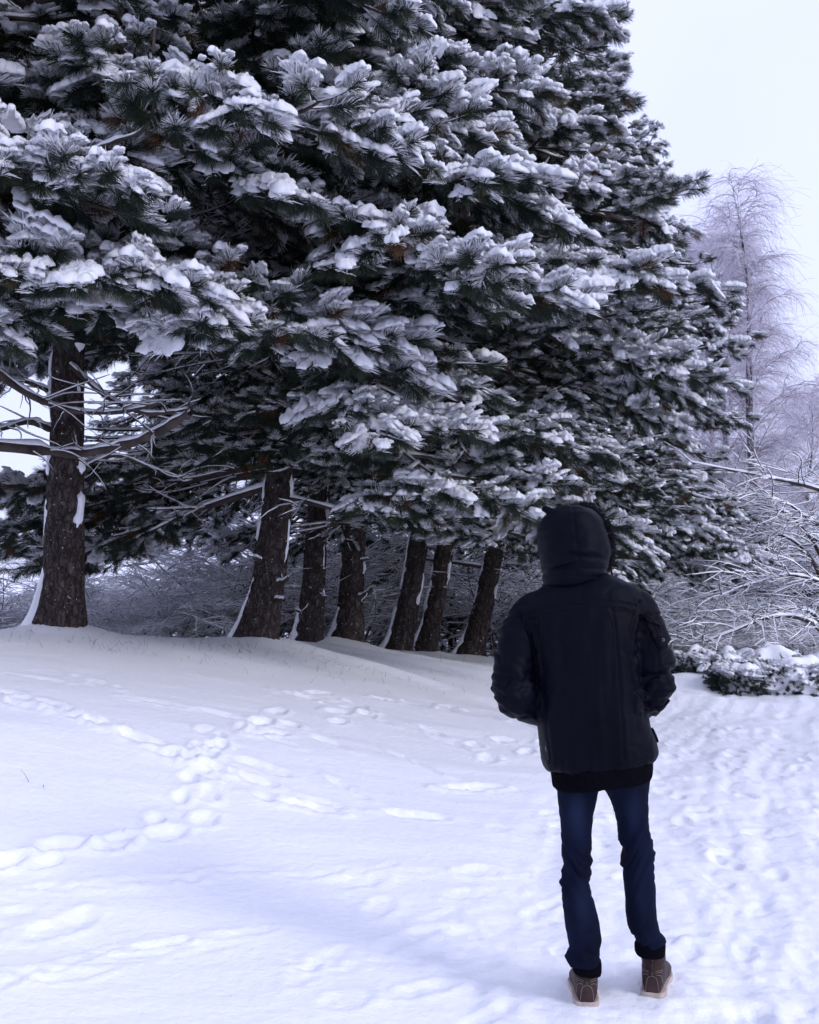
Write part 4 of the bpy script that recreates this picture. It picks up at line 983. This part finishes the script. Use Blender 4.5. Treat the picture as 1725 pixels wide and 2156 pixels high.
arm_r = arm([(1318, 1264, .0, 36), (1342, 1280, 0, 39), (1359, 1320, -.01, 42), (1370, 1362, -.02, 43), (1378, 1398, -.03, 44), (1380, 1435, -.03, 43), (1374, 1462, .0, 38), (1362, 1478, .06, 34), (1345, 1492, .13, 31), (1322, 1498, .18, 27)])
jk = fuse([rings(torso), arm_l, arm_r], .0075, 7)
v, nrm = co_no(jk)
D_ = v.copy()
px_ = 862.5 + v[:, 0] / v[:, 1] * FPX; py_ = 1185 - (v[:, 2] - CAM_H) / v[:, 1] * FPX            # rough picture place, used to lay seams and folds on the cloth
backside = nrm[:, 1] < .25
is_arm = (px_ < 1132) & (py_ > 1290) | (px_ > 1348) & (py_ < 1505) & (py_ > 1290) | (px_ > 1335) & (py_ > 1330) & (py_ < 1500)
drape = fbm(v[:, 0] * 15 + 1.6 * fbm(v[:, 2] * 3, v[:, 0] * 3, 6, 2), v[:, 2] * 2.2 + v[:, 1] * 3, 60, 3)
fold = fbm(v[:, 0] * 7 + v[:, 2] * 6, v[:, 2] * 24 - np.abs(v[:, 0] - .68) * 14, 66, 3)
disp = .034 * drape * np.clip((py_ - 1262) / 60, .25, 1) * ~is_arm
sleeve_amt = .014 + .026 * np.exp(-((py_ - 1450) / 45) ** 2)
disp += sleeve_amt * fold * is_arm * 1.3
disp += .010 * vn3(v, 7, 71) + .0035 * vn3(v, 24, 75)
# waist drag lines running to the pockets
drag = np.exp(-((py_ - 1500) / 60) ** 2) * (np.abs(px_ - 1250) > 60)
disp += .008 * fbm(v[:, 0] * 6 + v[:, 2] * 18, v[:, 2] * 10 - v[:, 0] * 12, 79, 2) * drag
crease = fbm(v[:, 0] * 10 - v[:, 2] * 9, v[:, 2] * 9 + v[:, 0] * 5, 83, 3)
disp += -.007 * np.exp(-(crease / .05) ** 2) * (.35 + .65 * is_arm)
# hem gathers
disp += .006 * (vnoise(v[:, 0] * 55, v[:, 1] * 55, 81) - .5) * np.clip((py_ - 1585) / 25, 0, 1)
def groove(pix, w=2.6, depth=.004, puff=.0028):
    P = spline([(a, b, 0) for a, b in pix], 160)
    d = np.full(len(v), 1e9); sgn = np.zeros(len(v))
    m = np.where(backside & (px_ > min(P[:, 0]) - 20) & (px_ < max(P[:, 0]) + 20) & (py_ > min(P[:, 1]) - 20) & (py_ < max(P[:, 1]) + 20))[0]
    if not len(m): return
    dd = np.hypot(px_[m][:, None] - P[None, :, 0], py_[m][:, None] - P[None, :, 1]).min(1)
    disp[m] += -depth * np.exp(-(dd / w) ** 2) + puff * np.exp(-((dd - 7) / 4) ** 2) * (.6 + .8 * vnoise(px_[m] * .12, py_[m] * .12, 91))
YOKE = [(1074, 1300), (1105, 1291), (1160, 1279), (1210, 1270), (1256, 1266), (1300, 1269), (1340, 1277)]
SEAM_R = [(1288, 1284), (1296, 1340), (1302, 1430), (1306, 1510), (1310, 1596)]
SEAM_L = [(1132, 1300), (1140, 1400), (1148, 1500), (1158, 1600)]
ARM_R = [(1346, 1268), (1339, 1290), (1328, 1330), (1324, 1390), (1334, 1440), (1362, 1488)]
ARM_L = [(1092, 1290), (1112, 1330), (1124, 1380), (1132, 1430)]
for q in (YOKE, SEAM_R): groove(q)
groove(ARM_R, 4, .010, .004); groove(ARM_L, 4, .010, .004); groove(SEAM_L, 2.2, .002, .001)
groove([(1366, 1305), (1378, 1350), (1384, 1400), (1380, 1445)], 2.2, .003, .0015)
set_co(jk, v + nrm * disp[:, None] - P_BASE); jk.name = 'jacket'
jacket = obj('jacket', jk, M_JACKET, person)
jb_me = jk.copy(); set_co(jb_me, co_no(jk)[0] + P_BASE); JB = bvh_of(jb_me)
quads_obj('yoke_seam', [skin_line(JB, [(a, b + 5) for a, b in YOKE], 60, .0005, .0014)], M_SEAM, jacket, P_BASE)
quads_obj('back_seam', [skin_line(JB, [(a + 5, b) for a, b in SEAM_R], 60, .0005, .0013)], M_SEAM, jacket, P_BASE)
# ribbed waistband
band = fuse([rings([(1160, 1374, 1606, .150, .02, .1), (1163, 1375, 1622, .150, .02, .1), (1165, 1374, 1640, .146, .02, .105), (1168, 1371, 1650, .140, .02, .11), (1172, 1366, 1653, .120, .02, .11)])], .008, 4)
v, nrm = co_no(band); ang = np.arctan2(v[:, 1] - PY - .02, v[:, 0] - v[:, 0].mean())
set_co(band, v + nrm * (.0022 * np.sin(ang * 110) + .006 * vn3(v, 8, 5))[:, None] - P_BASE); band.name = 'waistband'
obj('waistband', band, M_RIB, jacket)
# sleeve pocket with flap and rivet, sleeve tab, side pocket welt
V, Fq = patch(JB, [(1358, 1300), (1386, 1300), (1412, 1362), (1389, 1367)], 12, 20, .009, .10); pocket = obj('sleeve_pocket', mesh_np('sleeve_pocket', V - P_BASE, Fq), M_JACKET, jacket)
V, Fq = patch(JB, [(1355, 1292), (1386, 1291), (1397, 1318), (1369, 1312)], 12, 10, .015, .10); obj('pocket_flap', mesh_np('pocket_flap', V - P_BASE, Fq), M_JACKET, pocket)
c = on_skin(JB, pt(1396, 1347, PY - .1), .011); th = np.linspace(0, 2 * math.pi, 17)
P = np.stack([c[0] + .0042 * np.cos(th), np.full(17, c[1]), c[2] + .0042 * np.sin(th)], -1); quads_obj('rivet', [capped(P, np.full(17, .0013), 5)], M_METAL, pocket, P_BASE)
quads_obj('pocket_seam', [skin_line(JB, [(1361, 1302), (1372, 1330), (1391, 1366), (1411, 1361)], 40, .0095, .0011, .1)], M_SEAM, pocket, P_BASE)
V, Fq = patch(JB, [(1376, 1478), (1402, 1466), (1406, 1474), (1384, 1490)], 8, 5, .010, .02); obj('cuff_tab', mesh_np('cuff_tab', V - P_BASE, Fq), M_JACKET, jacket)
V, Fq = patch(JB, [(1378, 1532), (1388, 1530), (1390, 1562), (1382, 1564)], 5, 10, .008, .02); obj('pocket_welt', mesh_np('pocket_welt', V - P_BASE, Fq), M_JACKET, jacket)
V, Fq = patch(JB, [(1142, 1560), (1153, 1561), (1156, 1600), (1147, 1600)], 6, 12, .004, .06); lab = obj('woven_tag', mesh_np('woven_tag', V - P_BASE, Fq), M_TAG, jacket)
mk = [skin_line(JB, q, 8, .0055, .0008, .06, 4) for q in ([(1144, 1572), (1148, 1572.2)], [(1148, 1572), (1149.5, 1581)], [(1149.5, 1581), (1145.5, 1581)], [(1145.5, 1574), (1146.6, 1580)], [(1148.4, 1574), (1146.2, 1577), (1148.8, 1580)])]
quads_obj('tag_mark', mk, M_MARK, lab, P_BASE)

# ---- hood with its collar, peak and fur edge
hrows = [(1196, 1226, 1064, .03, .02), (1176, 1244, 1069, .075, .02), (1158, 1258, 1080, .105, .02), (1144, 1270, 1096, .125, .02), (1136, 1279, 1116, .138, .02), (1134, 1284, 1136, .146, .02), (1135, 1286, 1158, .146, .02),
         (1138, 1284, 1178, .142, .02), (1140, 1281, 1192, .137, .02), (1143, 1278, 1206, .130, .02), (1150, 1272, 1222, .115, .02)]
collar = [(1146, 1276, 1190, .128, .02, .06), (1142, 1279, 1197, .136, .02, .06), (1144, 1279, 1212, .134, .02, .08), (1150, 1276, 1226, .122, .02, .10), (1162, 1266, 1232, .095, .02, .1)]
peak = capped(np.array([pt(1192, 1100, 4.18), pt(1172, 1085, 4.20), pt(1158, 1077, 4.21), pt(1144, 1070, 4.21)]), np.array([.034, .020, .0125, .009]), 6)
hd = fuse([rings(hrows, 40, 2.1), rings(collar, 40, 2.1), peak], .006, 5)
v, nrm = co_no(hd); HC = pt(1210, 1140, 4.22)
look = R(33); fw = np.array([math.sin(look), math.cos(look), 0]); sd_ = np.array([math.cos(look), -math.sin(look), 0])
q = v - HC; a_, b_, c_ = q @ fw, q @ sd_, q[:, 2]
hollow = np.clip(1.15 - np.sqrt((b_ / .098) ** 2 + ((c_ + .005) / .118) ** 2), 0, 1) * (a_ > .02)
px_ = 862.5 + v[:, 0] / v[:, 1] * FPX; py_ = 1185 - (v[:, 2] - CAM_H) / v[:, 1] * FPX
dsp = .026 * fbm(v[:, 0] * 8 + v[:, 2] * 10, v[:, 2] * 13 - v[:, 0] * 7, 95, 3) + .012 * vn3(v, 9, 97) + .003 * vn3(v, 26, 99)
fo = lambda cy, sl, w: np.exp(-((py_ - cy - sl * (px_ - 1210)) / w) ** 2)
wn_ = np.exp(-((px_ - 1225) / 38) ** 2); wl_ = np.exp(-((px_ - 1180) / 30) ** 2)
dsp += -.010 * fo(1168, .16, 5) * wn_ + .008 * fo(1157, .16, 6) * wn_ - .008 * fo(1188, -.28, 4) * wl_ + .006 * fo(1180, -.28, 5) * wl_ - .006 * fo(1150, .42, 4) * np.exp(-((px_ - 1250) / 22) ** 2) - .004 * fo(1196, .05, 2.5) - .004 * fo(1212, .04, 2.5)
dsp += -.004 * np.exp(-((px_ - 1212 - .12 * (py_ - 1120)) / 2.2) ** 2) * (py_ < 1196)                 # centre seam
v2 = v + nrm * (dsp * (1 - np.clip(hollow * 3, 0, 1)))[:, None] - fw * (np.clip(hollow * 1.6, 0, 1) * (np.clip(a_, 0, 1) + .035))[:, None]
set_co(hd, v2 - P_BASE); hd.name = 'hood'; hood = obj('hood', hd, M_JACKET, jacket)
r = np.random.RandomState(9); n = 2600; th = r.rand(n) * 6.283
rim = HC + .055 * fw + .112 * np.cos(th)[:, None] * sd_ + (.138 * np.sin(th) - .012)[:, None] * np.array([0, 0, 1]) + r.randn(n, 3) * .006
rad_dir = unit(np.cos(th)[:, None] * sd_ + np.sin(th)[:, None] * np.array([0, 0, 1.0]) + .5 * fw + r.randn(n, 3) * .45)
ln = r.uniform(.018, .034, n)[:, None]; mid = rim + rad_dir * ln * .5; tip = rim + rad_dir * ln + np.array([0, 0, -.004])
v, f = tubes(np.stack([rim, mid, tip], 1), np.tile([[.0016, .0013, .0004]], (n, 1)), 3); obj('fur_trim', mesh_np('fur_trim', v - P_BASE, f), M_FUR, hood, 'stuff')
cords = [capped(spline([pt(1281, 1180, 4.26), pt(1287, 1200, 4.26), pt(1290, 1216, 4.25), pt(1286, 1232, 4.24)], 12), np.full(12, .0035), 6)]
quads_obj('drawcord', cords, M_SEAM, hood, P_BASE)

# ---- head and shoulders inside the clothes (one skin), hair
hc = HC + .012 * fw + np.array([0, 0, -.012])
hp = [ell(hc, .074, .092, .108), ell(hc + .012 * fw - np.array([0, 0, .055]), .058, .076, .062), capped(np.array([hc - [0, 0, .06], hc - [0, 0, .14], hc - [0, 0, .19]]), np.array([.056, .058, .075]), 16),
      capped(np.array([hc + .085 * fw + [0, 0, .015], hc + .102 * fw - [0, 0, .018], hc + .096 * fw - [0, 0, .03]]), np.array([.010, .014, .013]), 10),
      capped(np.array([hc + .078 * fw - [0, 0, .064] + .022 * sd_, hc + .088 * fw - [0, 0, .064], hc + .078 * fw - [0, 0, .064] - .022 * sd_]), np.array([.006, .009, .006]), 8),
      rings([(1190, 1270, 1226, .06, .03), (1150, 1310, 1252, .08, .02), (1140, 1320, 1330, .09, .02), (1160, 1330, 1500, .09, .02)], 24)]
for s_ in (-1, 1): hp.append(ell(hc + s_ * .074 * sd_ - np.array([0, 0, .012]), .012, .02, .03, 12))
bd = fuse(hp, .006, 3); set_co(bd, co_no(bd)[0] - P_BASE); bd.name = 'body'; body = obj('body', bd, M_SKIN, person)
for s_ in (-1, 1):
    quads_obj('eye', [ell(hc + .083 * fw + s_ * .031 * sd_ + np.array([0, 0, .006]), .009, .009, .006, 12)], M_FUR, body, P_BASE)
hh = fuse([ell(hc - .012 * fw + np.array([0, 0, .018]), .079, .094, .104)], .008, 2); set_co(hh, co_no(hh)[0] - P_BASE); hh.name = 'hair'; obj('hair', hh, M_HAIR, body)

# ---- jeans
def leg(rows, yo, ry0):
    out = []
    for (a, b, y) in rows:
        w = (b - a) / 2 * PY / FPX; out.append((a, b, y, w * ry0, yo(y)))
    return rings(out, 32, 2.15)
L_rows = [(1176, 1272, 1625), (1175, 1266, 1650), (1176, 1261, 1668), (1177, 1257, 1690), (1180, 1251, 1720), (1183, 1248, 1760), (1185, 1249, 1800), (1186, 1250, 1817), (1186, 1246, 1840), (1184, 1245, 1855), (1183, 1248, 1885), (1186, 1254, 1908), (1190, 1261, 1940),
          (1195, 1264, 1973), (1197, 1261, 1990), (1193, 1258, 2000), (1191, 1257, 2010), (1197, 1258, 2022)]
R_rows = [(1258, 1370, 1625), (1266, 1369, 1650), (1280, 1368, 1672), (1291, 1368, 1692), (1300, 1369, 1720), (1306, 1371, 1752), (1309, 1377, 1768), (1312, 1379, 1790), (1316, 1380, 1804), (1318, 1381, 1830), (1317, 1383, 1850), (1320, 1385, 1880), (1321, 1386, 1908), (1323, 1388, 1940),
          (1327, 1391, 1960), (1334, 1396, 1972), (1342, 1405, 1980), (1345, 1404, 1988), (1345, 1399, 1998)]
yl = lambda y: np.interp(y, [1625, 1820, 2020], [0.02, .035, -.045]); yr = lambda y: np.interp(y, [1625, 1820, 2000], [0.02, .05, .035])
pel = rings([(1172, 1371, 1585, .13, .02), (1173, 1371, 1620, .135, .02), (1175, 1370, 1640, .125, .02), (1190, 1355, 1652, .09, .02), (1225, 1310, 1658, .05, .02)], 40)
jn = fuse([leg(L_rows, yl, 1.12), leg(R_rows, yr, 1.12), pel], .0065, 4)
v, nrm = co_no(jn); py_ = 1185 - (v[:, 2] - CAM_H) / v[:, 1] * FPX; left = v[:, 0] < pt(1285, 1800, PY)[0]
kn = np.where(left, np.exp(-((py_ - 1830) / 42) ** 2), np.exp(-((py_ - 1795) / 45) ** 2)); an = np.where(left, np.exp(-((py_ - 2000) / 22) ** 2), np.exp(-((py_ - 1978) / 22) ** 2))
w1 = fbm(v[:, 0] * 9 + v[:, 1] * 6, v[:, 2] * 42 + 9 * np.sin(v[:, 0] * 12), 111, 3)
dsp = w1 * (.032 * kn + .026 * an + .006) + .006 * vn3(v, 9, 113) + .004 * fbm(v[:, 0] * 14, v[:, 2] * 5, 117, 2)
set_co(jn, v + nrm * dsp[:, None] - P_BASE); jn.name = 'jeans'; jeans = obj('jeans', jn, M_JEAN, person)
def fade(mat, spots):
    """worn pale patches of the denim"""
    n, l = mat.node_tree.nodes, mat.node_tree.links; b = n['Principled BSDF']; src = b.inputs['Base Color'].links[0].from_socket
    tc = n.new('ShaderNodeTexCoord')
    for c, rad, amt in spots:
        sb = n.new('ShaderNodeVectorMath'); sb.operation = 'SUBTRACT'; sb.inputs[1].default_value = c; l.new(tc.outputs['Object'], sb.inputs[0])
        sc_ = n.new('ShaderNodeVectorMath'); sc_.operation = 'MULTIPLY'; sc_.inputs[1].default_value = (1 / rad[0], 1 / .12, 1 / rad[1]); l.new(sb.outputs[0], sc_.inputs[0])
        ln_ = n.new('ShaderNodeVectorMath'); ln_.operation = 'LENGTH'; l.new(sc_.outputs[0], ln_.inputs[0])
        mr = n.new('ShaderNodeMapRange'); mr.interpolation_type = 'SMOOTHSTEP'; mr.inputs[1].default_value = 1.0; mr.inputs[2].default_value = 0.0; mr.inputs[3].default_value = 0; mr.inputs[4].default_value = amt; l.new(ln_.outputs['Value'], mr.inputs[0])
        mx = n.new('ShaderNodeMix'); mx.data_type = 'RGBA'; mx.inputs[7].default_value = (.024, .042, .090, 1); l.new(mr.outputs[0], mx.inputs[0]); l.new(src, mx.inputs[6]); src = mx.outputs[2]
    l.new(src, b.inputs['Base Color'])
fade(M_JEAN, [(tuple(pt(1215, 1712, PY - .06) - P_BASE), (.05, .14), .30), (tuple(pt(1335, 1705, PY - .05) - P_BASE), (.04, .12), .18), (tuple(pt(1225, 1915, PY - .06) - P_BASE), (.04, .12), .10), (tuple(pt(1352, 1890, PY - .03) - P_BASE), (.04, .12), .10)])
for rows, yo in (([(1201, 1261, 2006, .052, -.045, -.05), (1199, 1263, 2018, .056, -.045, -.05), (1200, 1263, 2032, .057, -.045, -.06), (1204, 1262, 2041, .052, -.045, -.06)], 0), ([(1345, 1402, 1984, .052, .035), (1340, 1406, 1994, .056, .035), (1341, 1405, 2010, .056, .035), (1346, 1403, 2019, .051, .035)], 0)):
    cf = fuse([rings(rows, 32, 2.1)], .0055, 3); v, nrm = co_no(cf); set_co(cf, v + nrm * (.008 * vn3(v, 14, 121))[:, None] - P_BASE); cf.name = 'cuff'; obj('cuff', cf, M_RIB, jeans)

# ---- boots
def boot(heel, yaw, side):
    c0 = np.array([heel[0], heel[1], 0.0]); u = np.array([math.sin(yaw), math.cos(yaw), 0]); w = np.array([math.cos(yaw), -math.sin(yaw), 0]); zz = np.array([0, 0, 1.0])
    th = np.arange(28) * 2 * math.pi / 28
    def ring_f(t, hw, z0, z1):                                       # upright section across the foot
        return c0 + t * u + hw * np.sign(np.cos(th))[:, None] * (np.abs(np.cos(th)) ** .8)[:, None] * w + ((z0 + z1) / 2 + (z1 - z0) / 2 * np.sin(th))[:, None] * zz
    def stack(R_):
        V = np.concatenate(R_); idx = np.arange(len(V)).reshape(len(R_), 28); a = idx[:-1]; b = np.roll(a, -1, 1); c = idx[1:]; d = np.roll(c, -1, 1)
        return cap_ends(V, np.stack([a, b, d, c], -1).reshape(-1, 4), 28)
    foot = stack([ring_f(t, hw, .018, z1) for t, hw, z1 in ((-.008, .026, .10), (.0, .036, .13), (.03, .042, .14), (.08, .043, .135), (.13, .045, .115), (.18, .050, .092), (.23, .048, .078), (.265, .036, .066), (.282, .018, .05))])
    shaft = stack([c0 + (.045 + du) * u + ra * np.cos(th)[:, None] * w + rb * np.sin(th)[:, None] * u + z * zz for z, ra, rb, du in ((.07, .043, .055, 0), (.10, .0425, .055, 0), (.13, .044, .056, .002), (.15, .044, .054, 0), (.168, .043, .052, 0), (.178, .038, .047, 0))])
    bm_ = fuse([foot, shaft], .0045, 3); v, nrm = co_no(bm_)
    set_co(bm_, v + nrm * (.004 * vn3(v, 16, 131 + side) - .004 * np.exp(-((v[:, 2] - .125) / .006) ** 2) * (vnoise(v[:, 0] * 30, v[:, 1] * 30, 3)))[:, None] - P_BASE); bm_.name = 'boot'
    bo = obj('boot', bm_, M_BOOT, person)
    tmp = bm_.copy(); set_co(tmp, co_no(bm_)[0] + P_BASE); bb = bvh_of(tmp)
    # sole
    ts = np.linspace(0, 1, 15); prof = [(-.016, .012), (-.012, .030), (.0, .042), (.03, .047), (.08, .047), (.13, .049), (.18, .054), (.23, .053), (.265, .042), (.286, .022), (.292, .008)]
    out = [c0 + t * u + h * w for t, h in prof] + [c0 + t * u - h * w for t, h in prof[::-1]]; out = np.array(out); cen = out.mean(0)
    out = spline(np.vstack([out, out[:1]]), 61)[:-1]
    lay = []
    for z, s_ in ((-.004, .95), (.002, 1.0), (.012, 1.0), (.014, .985), (.016, 1.0), (.028, 1.0), (.033, .95), (.034, .7)):
        lay.append((out - cen) * np.array([s_, s_, 1]) + cen + z * zz)
    V = np.concatenate(lay); k = len(out); idx = np.arange(len(V)).reshape(len(lay), k); a = idx[:-1]; b = np.roll(a, -1, 1); c = idx[1:]; d = np.roll(c, -1, 1)
    quads_obj('sole', [cap_ends(V, np.stack([a, b, d, c], -1).reshape(-1, 4), k)], M_SOLE, bo, P_BASE, smooth=False)
    def line(pts, n=24):                                             # pts: sideways, height (seen from the heel)
        Q = spline([(a, b, 0) for a, b in pts], n); W = []
        for a, b, _ in Q:
            hit = bb.ray_cast(Vector(c0 - .3 * u + a * w + b * zz), Vector(u))
            W.append(np.array(hit[0]) + np.array(hit[1]) * .0008 if hit[0] is not None else on_skin(bb, c0 + .02 * u + a * w + b * zz, .0008))
        return capped(np.array(W), np.full(n, .0008), 5)
    st = [line([(-.024, .036), (-.020, .07), (-.013, .088), (0, .092), (.013, .088), (.020, .07), (.024, .036)], 40)]
    st += [line([(s_ * .012, .104), (s_ * .026, .106), (s_ * .036, .106)], 16) for s_ in (-1, 1)] + [line([(s_ * .015, .096), (s_ * .027, .097), (s_ * .034, .088), (s_ * .037, .06), (s_ * .038, .040)], 24) for s_ in (-1, 1)] + [line([(s_ * .012, .110), (s_ * .026, .112), (s_ * .036, .112)], 16) for s_ in (-1, 1)] + [line([(0, .095), (0.002, .16)], 12)]
    quads_obj('stitching', st, M_STITCH, bo, P_BASE)
    lp = np.array([on_skin(bb, c0 - .1 * u + np.array([0, 0, z]), .004) for z in (.112, .122, .134, .142)]); quads_obj('heel_loop', [capped(lp, np.full(4, .006), 8)], M_BOOT, bo, P_BASE)
    V = np.stack([c0 + (.049 + .0) * u + r_ * (np.cos(th)[:, None] * w * .95 + np.sin(th)[:, None] * u * 1.15) + z * zz for z, r_ in ((.17, .052), (.178, .053), (.186, .051))]).reshape(-1, 3)
    return bo
boot(foot_l, R(4), 0); boot(foot_r, R(18), 1)
# snow pressed flat round the feet
for (fx, fy, ya) in ((foot_l[0], foot_l[1], R(4)), (foot_r[0], foot_r[1], R(18))):
    cx, cy = fx + .12 * math.sin(ya), fy + .12 * math.cos(ya); d = np.hypot(X - cx, (Y - cy) * .8); k = np.clip(1.5 - d / .22, 0, 1); k = k * k * (3 - 2 * k)
    Z[:] = Z * (1 - k) + k * (0.017 + .016 * (vnoise(X * 25, Y * 25, 8) - .5))
snow_ground.data.vertices.foreach_set('co', np.stack([X, Y, Z], -1).astype(np.float32).ravel()); snow_ground.data.update()

# ================================================================== SMALL THINGS
def blades(name, spots, label, seed):
    r = np.random.RandomState(seed); L = []
    for (px, py, n, sp) in spots:
        g = on_ground(px, py)
        for k in range(n):
            x, y = g[0] + r.randn() * sp * 2, g[1] + r.randn() * sp * .6; L.append(limb_line(np.array([x, y, gsurf(x, y) - .01]), r.rand() * 6.28, r.uniform(.03, .13), R(r.uniform(35, 88)), R(r.uniform(0, 70)), 0, M=4, r=r))
    L = np.array(L); v, f = tubes(L, np.tile([.0016, .0014, .0011, .0006], (len(L), 1)), 3)
    o = obj(name, mesh_np(name, v, f), simple('dry_grass', (.16, .13, .11), (.28, .23, .19), 5, .9, .1, 0)); o['kind'] = 'stuff'; tag(o, label, 'grass')
blades('dry_grass', [(90, 1352, 30, .35), (230, 1358, 30, .35), (330, 1372, 20, .3), (430, 1372, 35, .4), (520, 1374, 45, .3), (600, 1380, 45, .35), (690, 1390, 30, .4), (820, 1396, 25, .4), (960, 1400, 20, .4), (1040, 1420, 10, .4), (1290, 1440, 3, .2),
                     (110, 1660, 2, .03), (1440, 1437, 9, .1), (1500, 1450, 7, .12)], 'thin dry grass poking out of the snow along the pine feet', 19)
